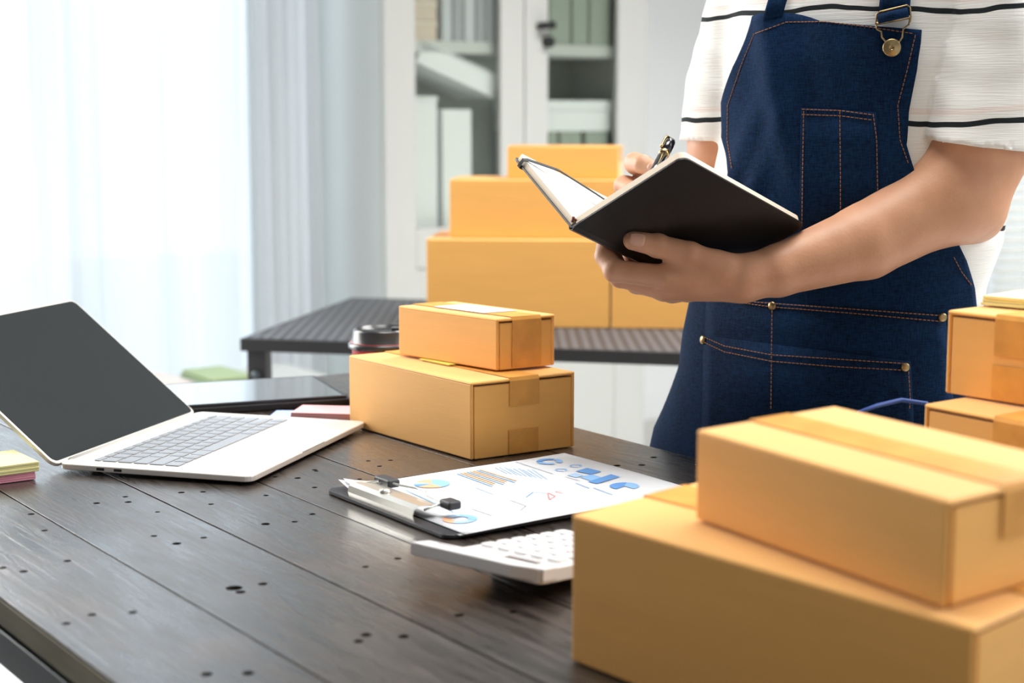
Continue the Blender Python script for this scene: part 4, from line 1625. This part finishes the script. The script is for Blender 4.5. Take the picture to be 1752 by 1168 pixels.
def nail(name, tip, prev, r, toward, s=1.0):
    """small curved plate on the back of a finger tip, facing 'toward'"""
    tip, prev = np.array(tip), np.array(prev)
    ax = unit(tip - prev)
    up = unit(np.array(toward) - (np.array(toward) @ ax) * ax)
    sd = np.cross(ax, up)
    verts, faces = [], []
    for i in range(7):
        u = -0.010 + 0.0165 * i / 6
        wdt = math.radians(44) * (1 - 0.35 * max(0, (i - 4) / 2) - 0.3 * max(0, (1 - i)))
        for j in range(7):
            q = wdt * (j / 3 - 1)
            rr = (r + 0.0007) * (1 - 0.16 * (i / 6) ** 2)
            verts.append(tip + ax * u * s + (up * math.cos(q) + sd * math.sin(q)) * rr)
    for i in range(6):
        for j in range(6):
            a = i * 7 + j
            faces.append((a, a + 1, a + 8, a + 7))
    o = pydata(name, verts, faces, NAIL, person, True)
    md = o.modifiers.new('s', 'SOLIDIFY')
    md.thickness = 0.0006
    return o


camdir = unit(loc(np.array([0, 0, CAM_Z])) - TH_[3])
nail('thumb_nail', TH_[3], TH_[2], 0.0105, camdir + np.array([0, 0, 0.25]))
nail('finger_nail', RI[3], RI[2], 0.0086, camdir + np.array([0.1, 0, 0.25]), 0.6)

# --- hair, eyes
hair_sdf = lambda p: np.maximum(np.maximum(ell(p, HC_ + [0, 0.018, 0.028], [0.083, 0.102, 0.098]), -(p[..., 2] - (HC_[2] - 0.03) + np.clip(-(p[..., 1] - HC_[1]) - 0.02, 0, 1) * -1.6)), -ell(p, HC_ + [0, 0.012, 0.02], [0.070, 0.090, 0.088]))
mesh_from([nets(hair_sdf, HC_ - 0.14, HC_ + 0.15, 0.006)], 'hair', mat('black_hair', (0.012, 0.010, 0.009), 0.5, bump=0.5, bump_scale=120), person)
for s in (-1, 1):
    e_ = lathe('eye', [(0, 0), (0.005, 0.0008), (0.0062, 0.003), (0, 0.003)], mat('dark_iris', (0.02, 0.012, 0.008), 0.2), person, 12)
    e_.matrix_local = Matrix.Translation(tuple(HC_ + [s * 0.031, -0.0835, 0.006])) @ Matrix.Rotation(math.pi / 2, 4, 'X')

# --- trousers and shoes, mostly hidden by the table
def trousers(p):
    d = trunk(p, 0.010)
    d = np.maximum(d, p[..., 2] - 0.93)
    for s in (-1, 1):
        d = smin(d, chain(p, [[s * 0.085, 0, 0.74], [s * 0.097, -0.01, 0.44], [s * 0.10, 0.005, 0.07]], [0.094, 0.072, 0.060], 0.02), 0.03)
    return np.maximum(d, 0.055 - p[..., 2])


mesh_from([nets(trousers, [-0.22, -0.16, 0.03], [0.22, 0.16, 0.96], 0.009)], 'trousers', mat('dark_trousers', (0.02, 0.022, 0.028), 0.85), person)
for s in (-1, 1):
    sf = lambda p, s=s: np.maximum(smin(cone(p, [s * 0.10, 0.02, 0.05], [s * 0.115, -0.13, 0.038], 0.046, 0.042), cone(p, [s * 0.10, 0.015, 0.05], [s * 0.10, 0.01, 0.09], 0.042, 0.044), 0.02), 0.001 - p[..., 2])
    mesh_from([nets(sf, [s * 0.11 - 0.09, -0.22, -0.01], [s * 0.11 + 0.09, 0.10, 0.15], 0.008)], 'shoe', mat('dark_shoe', (0.03, 0.03, 0.032), 0.6), person)

# --- shirt
HEM_L, HEM_R = at(1660, 247, 1.74)[2], at(1215, 240, 1.95)[2]
slL = unit(up1 - SHL)
slR = unit(lat(1240, 240, 1.955) - SHR)


def fold(p, amp, freq, ph):
    x, y, z = p[..., 0], p[..., 1], p[..., 2]
    return amp * np.sin(freq * (x * 0.8 + y * 0.6) + ph + 3.0 * np.sin(9 * z + ph)) * (0.6 + 0.4 * np.sin(23 * z + 7 * x + ph))


SLE_L = SHL + slL * 0.25 + np.array([0.012, 0, 0])
SLE_R = lat(1246, 262, 1.955) + slR * 0.05


def sleeveL(p, g=0.0):
    return cone(p, SHL, SLE_L, 0.066 + g, 0.071 + g)


def sleeveR(p, g=0.0):
    return cone(p, SHR, SLE_R, 0.060 + g, 0.064 + g)


def shirt_trunk(p):
    zz = np.array([0.72, 0.80, 0.88, 0.95, 1.00, 1.04, 1.12, 1.20, 1.27, 1.32, 1.36, 1.40])
    AA = np.array([.164, .164, .162, .166, .176, .176, .166, .166, .168, .160, .118, .066])
    BB = np.array([.120, .122, .120, .116, .122, .122, .122, .124, .118, .102, .085, .065])
    return trunk(p, 0.0, AA, BB, zz)


def shirt(p):
    d = shirt_trunk(p) + fold(p, 0.0028, 55, 0.4)
    d = np.maximum(d, 0.90 - p[..., 2])
    wr = fold(p, 0.0042, 62, 1.9) + 0.0006 * np.sin(160 * p[..., 2] + 30 * p[..., 0] + 4 * np.sin(40 * p[..., 1]))
    sl = sleeveL(p) + wr
    cut = HEM_L - p[..., 2] - 0.12 * (p[..., 0] - SHL[0])
    sl = np.maximum(sl, cut)
    sl = np.maximum(sl, -np.maximum(sleeveL(p, -0.016), (p[..., 2] - HEM_L) - 0.016))
    sr = sleeveR(p) + wr
    sr = np.maximum(sr, HEM_R - p[..., 2])
    sr = np.maximum(sr, -np.maximum(sleeveR(p, -0.016), (p[..., 2] - HEM_R) - 0.016))
    d = smin(d, sl, 0.003)
    d = smin(d, sr, 0.012)
    d = np.maximum(d, p[..., 2] - 1.385)
    return -smin(-d, cone(p, [0.034, -0.012, 1.345], [0.034, -0.06, 1.55], 0.064, 0.10), 0.006)


mesh_from([nets(shirt, [-0.28, -0.20, 0.88], [0.32, 0.20, 1.40], 0.0042)], 'shirt', JERSEY, person)


# --- apron
AZ = np.array([0.38, 0.60, 0.76, 0.84, 0.92, 0.98, 1.04, 1.12, 1.20, 1.27, 1.32, 1.36, 1.40])
AA_ = np.array([.270, .240, .218, .188, .180, .177, .180, .172, .172, .174, .164, .122, .07])
AB_ = np.array([.190, .165, .148, .132, .126, .124, .127, .127, .129, .123, .107, .09, .07])


def apron_sdf(p):
    x, y, z = p[..., 0], p[..., 1], p[..., 2]
    d = trunk(p, 0.0, AA_, AB_, AZ)
    # soft folds of the cloth
    fd = 0.0125 * np.exp(-((x + 0.028 + 0.25 * (z - 1.18)) / 0.020) ** 2) * np.clip((z - 1.02) * 8, 0, 1)
    fd = fd - 0.0042 * np.exp(-((x - 0.012 + 0.20 * (z - 1.18)) / 0.018) ** 2) * np.clip((z - 1.05) * 8, 0, 1)
    fd = fd + 0.0085 * np.exp(-((x + 0.085 - 0.5 * (z - 1.08)) / 0.018) ** 2) * np.clip((1.20 - z) * 8, 0, 1) * np.clip((z - 0.95) * 9, 0, 1)
    fd = fd + 0.0070 * np.exp(-((x + 0.055 - 0.45 * (z - 1.06)) / 0.014) ** 2) * np.clip((1.17 - z) * 8, 0, 1) * np.clip((z - 0.95) * 9, 0, 1)
    fd = fd + 0.0018 * np.sin(42 * x + 11 * z) * np.sin(17 * z + 5 * x)
    fd = fd + 0.012 * np.sin(24 * x + 1.0) * np.clip((0.86 - z) * 3, 0, 1)
    return d - fd - 0.0035


def on_apron(pxs, off=0.0):
    o, e = cam_rays(pxs)
    return march(lambda p: apron_sdf(p) - off, o, e)


def edge_at(zs, pxl):
    """angles round the body at which the surface at height z shows at picture column pxl"""
    out = []
    for z, tgt in zip(zs, pxl):
        ph = np.linspace(math.radians(-115), math.radians(115), 231)
        d = np.stack([np.sin(ph), -np.cos(ph), 0 * ph], -1)
        c = np.array([np.interp(z, TZs, TXs), np.interp(z, TZs, TYs), z])
        hit = march(apron_sdf, (c + d * 0.34).astype(np.float32), (-d).astype(np.float32), n=60)
        w = np.stack([hit[:, 0] * pc_ - hit[:, 1] * ps_, hit[:, 0] * ps_ + hit[:, 1] * pc_, hit[:, 2]], -1) + PC
        q = w - [0, 0, CAM_Z]
        dep = q[:, 1] * CT - q[:, 2] * ST
        px = 876 + F * q[:, 0] / dep
        k0, k1 = int(np.argmin(px)), int(np.argmax(px))
        seg = px[k0:k1 + 1]
        out.append(float(np.interp(tgt, seg, ph[k0:k1 + 1])))
    return np.array(out)


def zpx(y, Y=1.80):
    return at(1430, y, Y)[2]


# outline of the apron: picture rows -> left and right columns
rows_y = np.array([30, 60, 110, 180, 240, 300, 350, 400, 440, 480, 520, 560, 600])
lft = np.array([1288, 1279, 1258, 1233, 1233, 1245, 1238, 1222, 1205, 1180, 1160, 1150, 1150])
rgt = np.array([1580, 1578, 1570, 1556, 1552, 1570, 1598, 1636, 1656, 1668, 1672, 1672, 1672])
zk = np.array([zpx(y) for y in rows_y])
nz, nx = 110, 80
zt_, zb_ = zpx(38), 0.42
zz = np.linspace(zb_, zt_, nz)
aL = edge_at(zk, lft)
aR = edge_at(zk, rgt)
fL = np.interp(zz, zk[::-1], aL[::-1])
fR = np.interp(zz, zk[::-1], aR[::-1])
low = np.clip((zk[-1] - zz) / 0.1, 0, 1)
fL = fL * (1 - low) + (-1.95) * low
fR = fR * (1 - low) + (1.75) * low
verts, faces = [], []
allo, alld = [], []
for j in range(nz):
    for i in range(nx):
        t = i / (nx - 1)
        ph = fL[j] + (fR[j] - fL[j]) * t
        z = zz[j]
        if j > nz - 26:                              # the top hem slopes and dips
            f = (j - (nz - 26)) / 25
            z = z + f * (0.007 - 0.020 * t + 0.006 * math.sin(math.pi * min(1, t * 2.2)))
        c = np.array([np.interp(z, TZs, TXs), np.interp(z, TZs, TYs), z])
        d = np.array([math.sin(ph), -math.cos(ph), 0])
        allo.append(c + d * 0.36)
        alld.append(-d)
hits = march(apron_sdf, np.array(allo, np.float32), np.array(alld, np.float32), n=60)
for j in range(nz - 1):
    for i in range(nx - 1):
        a = j * nx + i
        faces.append((a, a + 1, a + nx + 1, a + nx))
apron = pydata('apron', hits, faces, DENIM, person, True)
apron['label'] = 'blue denim bib apron with rust stitching'
md = apron.modifiers.new('s', 'SOLIDIFY')
md.thickness = 0.0022
md.offset = -1


def patch(name, poly_rows, off, th, n=14):
    """cloth patch over the apron: list of (left px, right px, y left, y right) rows from top to bottom"""
    pts = []
    for (xa, xb, ya, yb) in poly_rows:
        for i in range(n):
            t = i / (n - 1)
            pts.append((xa + (xb - xa) * t, ya + (yb - ya) * t))
    h = on_apron(pts, off)
    fs = []
    for j in range(len(poly_rows) - 1):
        for i in range(n - 1):
            a = j * n + i
            fs.append((a, a + n, a + n + 1, a + 1))
    o = pydata(name, h, fs, DENIM, apron, True)
    md = o.modifiers.new('s', 'SOLIDIFY')
    md.thickness = th
    md.offset = -1
    return o


def stitch(name, line, off, dash=0.0034, gap=0.0012, r=0.00055):
    """sewn dashes along a picture polyline, laid on the apron"""
    pts = []
    for (a, b) in zip(line[:-1], line[1:]):
        L = max(2, int(math.dist(a, b) / 3))
        pts += [(a[0] + (b[0] - a[0]) * k / L, a[1] + (b[1] - a[1]) * k / L) for k in range(L)]
    pts.append(line[-1])
    h = on_apron(pts, off)
    seg = np.linalg.norm(np.diff(h, axis=0), axis=1)
    s = np.concatenate([[0], np.cumsum(seg)])
    vs, fs = [], []
    x = 0.0
    while x + dash < s[-1]:
        q = [np.array([np.interp(x + k * dash / 2, s, h[:, i]) for i in range(3)]) for k in range(3)]
        tube_geo(q, r, 5, vs, fs)
        x += dash + gap
    o = pydata(name, vs, fs, THREAD, apron, True)
    o['kind'] = 'stuff'
    return o


# chest pocket and the two tiers of lower pockets
patch('chest_pocket', [(1370, 1499, 184, 192), (1369, 1501, 240, 248), (1368, 1504, 300, 308), (1368, 1505, 390, 396)], 0.0014, 0.0018)
up_rows = [(1208, 1618, 508, 540), (1206, 1622, 560, 590), (1204, 1630, 640, 670), (1204, 1640, 740, 760)]
patch('upper_pocket', up_rows, 0.0014, 0.0018, 24)
patch('lower_pocket', [(1203, 1558, 574, 618), (1202, 1562, 640, 680), (1200, 1566, 760, 790)], 0.0030, 0.0018, 24)
stitch('stitching', [(1293, 57), (1345, 38), (1410, 37), (1480, 45), (1566, 58)], 0.0006)
stitch('stitching', [(1290, 58), (1268, 112), (1245, 180), (1244, 240), (1252, 290)], 0.0006)
stitch('stitching', [(1566, 60), (1552, 120), (1536, 180), (1540, 240), (1556, 285)], 0.0006)
stitch('stitching', [(1372, 187), (1437, 189), (1497, 197)], 0.0022)
stitch('stitching', [(1372, 196), (1437, 198), (1497, 206)], 0.0022)
stitch('stitching', [(1375, 190), (1373, 300), (1372, 385)], 0.0022)
stitch('stitching', [(1437, 190), (1438, 300), (1438, 385)], 0.0022)
stitch('stitching', [(1494, 195), (1500, 240), (1502, 345)], 0.0022)
stitch('stitching', [(1230, 511), (1321, 519), (1450, 528), (1613, 540)], 0.0022)
stitch('stitching', [(1270, 518), (1321, 525), (1450, 535), (1613, 550)], 0.0022)
stitch('stitching', [(1321, 524), (1320, 600), (1319, 700)], 0.0040)
stitch('stitching', [(1206, 577), (1240, 592), (1320, 607), (1430, 614), (1552, 622)], 0.0040)
stitch('stitching', [(1206, 586), (1240, 602), (1320, 618), (1430, 627), (1545, 633)], 0.0040)
stitch('stitching', [(1554, 628), (1557, 680), (1556, 700)], 0.0040)
stitch('stitching', [(1632, 440), (1645, 465), (1664, 490)], 0.0006)


def apron_frame(px, py, off):
    p = on_apron([(px, py), (px + 2, py), (px, py - 2)], off)
    n = np.cross(p[1] - p[0], p[2] - p[0])
    n = n / np.linalg.norm(n)
    M = Vector(n).to_track_quat('Z', 'Y').to_matrix().to_4x4()
    M.translation = Vector(p[0])
    return M


for px, py, off in ((1321, 523, 0.0018), (1613, 543, 0.0018), (1202, 581, 0.0034), (1549, 628, 0.0034)):
    rv = lathe('rivet', [(0, -0.001), (0.0048, -0.001), (0.0050, 0.0006), (0.0036, 0.0016), (0, 0.0019)], BRASS, apron, 20)
    rv.matrix_local = apron_frame(px, py, off)
bt = lathe('button', [(0, -0.001), (0.0086, -0.001), (0.0095, 0.002), (0.0095, 0.0042), (0.0080, 0.0052), (0.0040, 0.0044), (0.0034, 0.0052), (0.0020, 0.0048), (0.0016, 0.0036), (0, 0.0034)], BRASS, apron, 28)
bt.matrix_local = apron_frame(1526, 82, 0.0035)
bt['label'] = 'brass tack button'


def on_shirt(pxs, off=0.0):
    o, e = cam_rays(pxs)
    return march(lambda p: np.minimum(shirt_trunk(p) + fold(p, 0.0022, 55, 0.4), apron_sdf(p) + 0.003) - off, o, e)


def strap(name, rows, th=0.0030):
    pts = []
    n = 7
    for (xa, ya, xb, yb) in rows:
        for i in range(n):
            t = i / (n - 1)
            pts.append((xa + (xb - xa) * t, ya + (yb - ya) * t))
    h = on_shirt(pts, 0.0045)
    fs = []
    for j in range(len(rows) - 1):
        for i in range(n - 1):
            a = j * n + i
            fs.append((a, a + n, a + n + 1, a + 1))
    o = pydata(name, h, fs, DENIM, apron, True)
    md = o.modifiers.new('s', 'SOLIDIFY')
    md.thickness = th
    return o


strap('shoulder_strap', [(1330, -128, 1366, -130), (1326, -100, 1362, -102), (1322, -70, 1358, -72), (1319, -30, 1355, -32), (1314, 0, 1345, 0), (1304, 34, 1338, 26)])
strap('shoulder_strap', [(1508, -128, 1556, -130), (1508, -100, 1556, -102), (1508, -70, 1556, -70), (1506, -30, 1556, -32), (1505, 0, 1558, 0), (1501, 42, 1556, 32)])
# buckle: wire loop round the button, slider frame above
for nm, pts, r in (('buckle_frame', [(1499, 42), (1500, 24), (1506, 20), (1552, 9), (1557, 13), (1558, 30), (1556, 38)], 0.0012),
                   ('buckle_slide', [(1500, 40), (1530, 34), (1557, 29)], 0.0021),
                   ('buckle_loop', [(1499, 40), (1500, 50), (1508, 54), (1509, 64), (1516, 72), (1526, 76), (1538, 72), (1544, 64), (1545, 50), (1555, 42), (1557, 30)], 0.0010)):
    h = on_shirt(pts, 0.0085)
    o = tube(nm, h, r, BRASS, apron, 8)
h = on_shirt([(1502, 33), (1528, 27), (1554, 21)], 0.0085)
tube('strap_fold', h, 0.0055, DENIM, apron, 12)

# ------------------------------------------------------------------ notebook
nb = thing('notebook', 'open black notebook with cream pages held in the left hand', 'notebook', BS)


def nbp(a, b, c, side):
    return bookp(a, b, c, side) - BS


def leaf(name, a0, a1, b0, b1, c0, c1, side, m, rc=0.0, bev=0.0006, curl=0.0):
    """slab on one half: a along the spine 0..1, b 0..1 away from it, c metres outwards from the cover plane"""
    w = Bw1 if side == 1 else Bw2
    sl, wl = np.linalg.norm(Bs_), np.linalg.norm(w)
    pts = []
    A0, A1, B0, B1 = a0 * sl, a1 * sl, b0 * wl, b1 * wl
    for i in range(0, 7):
        q = math.radians(90 * i / 6)
        pts.append((A0 + rc - rc * math.sin(q), B1 - rc + rc * math.cos(q)))
    pts = [(A0, B0)] + [(A1, B0)]
    for i in range(7):
        q = math.radians(90 * i / 6)
        pts.append((A1 - rc + rc * math.cos(q), B1 - rc + rc * math.sin(q)))
    for i in range(7):
        q = math.radians(90 + 90 * i / 6)
        pts.append((A0 + rc + rc * math.cos(q), B1 - rc + rc * math.sin(q)))
    bm = bmesh.new()
    rings = []
    for c in (c0, c1):
        rings.append([bm.verts.new(tuple(nbp(x / sl, y / wl, c, side))) for x, y in pts])
    bm.faces.new(rings[0])
    bm.faces.new(rings[1])
    for i in range(len(pts)):
        k = (i + 1) % len(pts)
        bm.faces.new((rings[0][i], rings[0][k], rings[1][k], rings[1][i]))
    bmesh.ops.recalc_face_normals(bm, faces=bm.faces[:])
    me = bpy.data.meshes.new(name)
    bm.to_mesh(me)
    bm.free()
    return link_mesh(name, me, m, nb)


leaf('cover', 0, 1, 0.0, 1.0, 0.0, 0.0020, 1, COVER, 0.010)
leaf('cover', 0, 1, 0.0, 1.0, 0.0, 0.0020, 2, COVER, 0.010)
pg = leaf('page_block', 0.012, 0.988, 0.03, 0.985, -0.0085, 0.0, 1, PAGE, 0.009)
leaf('page', 0.012, 0.988, 0.03, 0.984, -0.0089, -0.0086, 1, PAGEW, 0.009)
pg2 = leaf('page_block', 0.012, 0.988, 0.03, 0.985, -0.0060, 0.0, 2, PAGE, 0.009)
leaf('page', 0.012, 0.988, 0.03, 0.984, -0.0066, -0.0061, 2, PAGEW, 0.009)
sv, sfc = [], []
for a in (0.0, 1.0):
    for (b, c, sd) in ((0.0, 0.0, 1), (0.03, 0.002, 1), (0.0, 0.0045, 1), (0.0, 0.0045, 2), (0.03, 0.002, 2), (0.0, 0.0, 2)):
        sv.append(nbp(a, b, c, sd))
for i in range(5):
    sfc.append((i, i + 1, 6 + i + 1, 6 + i))
pydata('spine', sv, sfc, COVER, nb).modifiers.new('s', 'SOLIDIFY').thickness = 0.001
tube('ribbon', [nbp(-0.018, 0.05, -0.006, 1), nbp(-0.006, 0.02, -0.004, 1), nbp(0.0, 0.03, -0.007, 2), nbp(0.02, 0.012, -0.007, 2), nbp(0.3, 0.02, -0.008, 2)], 0.0016, RIBBON, nb, 6)
# elastic band: round the far cover and slack across the page
eb = [nbp(0.0 - 0.006, 0.86, 0.0005, 2), nbp(-0.006, 0.86, -0.006, 2), nbp(0.02, 0.86, -0.0085, 2), nbp(0.20, 0.80, -0.016, 2), nbp(0.42, 0.66, -0.017, 2), nbp(0.66, 0.60, -0.014, 2), nbp(0.90, 0.74, -0.009, 2), nbp(1.004, 0.84, -0.006, 2), nbp(1.004, 0.86, 0.003, 2), nbp(0.5, 0.86, 0.0032, 2), nbp(-0.006, 0.86, 0.0032, 2)]
bandv, bandf = [], []
wd = unit(Bw2) * 0.0028
for i, p in enumerate(eb):
    nn = unit(np.cross(Bs_, Bw2)) * 0.0005
    for q in (p - wd - nn, p + wd - nn, p + wd + nn, p - wd + nn):
        bandv.append(q)
for i in range(len(eb)):
    k = (i + 1) % len(eb)
    for j in range(4):
        j2 = (j + 1) % 4
        bandf.append((i * 4 + j, i * 4 + j2, k * 4 + j2, k * 4 + j))
pydata('elastic_band', bandv, bandf, mat('elastic', (0.02, 0.024, 0.026), 0.7), nb)

# ------------------------------------------------------------------ pen
pen = thing('pen', 'black lacquered pen with gold clip in the writing hand', 'pen', PEN_TIP)
Q = Vector(pdir).to_track_quat('Z', 'Y').to_matrix().to_4x4()
for o in (lathe('tip', [(0.0003, 0), (0.001, 0.004), (0.0024, 0.014), (0.0026, 0.020)], GOLD, pen, 16),
          lathe('barrel', [(0.0036, 0.020), (0.0046, 0.030), (0.0054, 0.060), (0.0054, 0.104)], PENB, pen, 24),
          lathe('cap_ring', [(0.0056, 0.104), (0.0060, 0.105), (0.0060, 0.108), (0.0056, 0.109)], GOLD, pen, 24),
          lathe('cap', [(0.0057, 0.109), (0.0057, 0.130), (0.0050, 0.134), (0.0030, 0.136)], PENB, pen, 24)):
    o.matrix_local = Q
vd = unit(np.array([0, 0, CAM_Z]) - PEN_TIP)
xd = Q.to_3x3().inverted() @ Vector(tuple(vd - np.array([0.8, 0, 0])))
xd.z = 0
xd.normalize()
cpv = [tuple(xd * 0.0030 + Vector((0, 0, 0.1365))), tuple(xd * 0.0066 + Vector((0, 0, 0.1350))), tuple(xd * 0.0078 + Vector((0, 0, 0.128))), tuple(xd * 0.0076 + Vector((0, 0, 0.116))), tuple(xd * 0.0068 + Vector((0, 0, 0.112)))]
tube('clip', cpv, [0.0016, 0.0016, 0.0014, 0.0013, 0.0017], GOLD, pen, 10).matrix_local = Q

# ------------------------------------------------------------------ blue cord behind the cartons
c0 = at(1470, 705, 1.45)
c1, c2, c3 = at(1500, 694, 1.47), at(1542, 684, 1.49), at(1585, 690, 1.50)
cpts = [(c0[0] - 0.05, c0[1] - 0.02, TOP + 0.004), (c0[0] - 0.035, c0[1] - 0.015, TOP + 0.03), tuple(c0), tuple(c1), tuple(c2), tuple(c3), (c3[0] + 0.03, c3[1] + 0.01, c3[2] - 0.03), (c3[0] + 0.035, c3[1] - 0.01, TOP + 0.03), (c3[0] + 0.03, c3[1] - 0.02, TOP + 0.004)]

tag(tube('cord', cpts, 0.0022, mat('blue_cord', (0.015, 0.05, 0.22), 0.6, spec=0.3), None, 8), 'blue cord looping up behind the front cartons before the apron', 'cord')
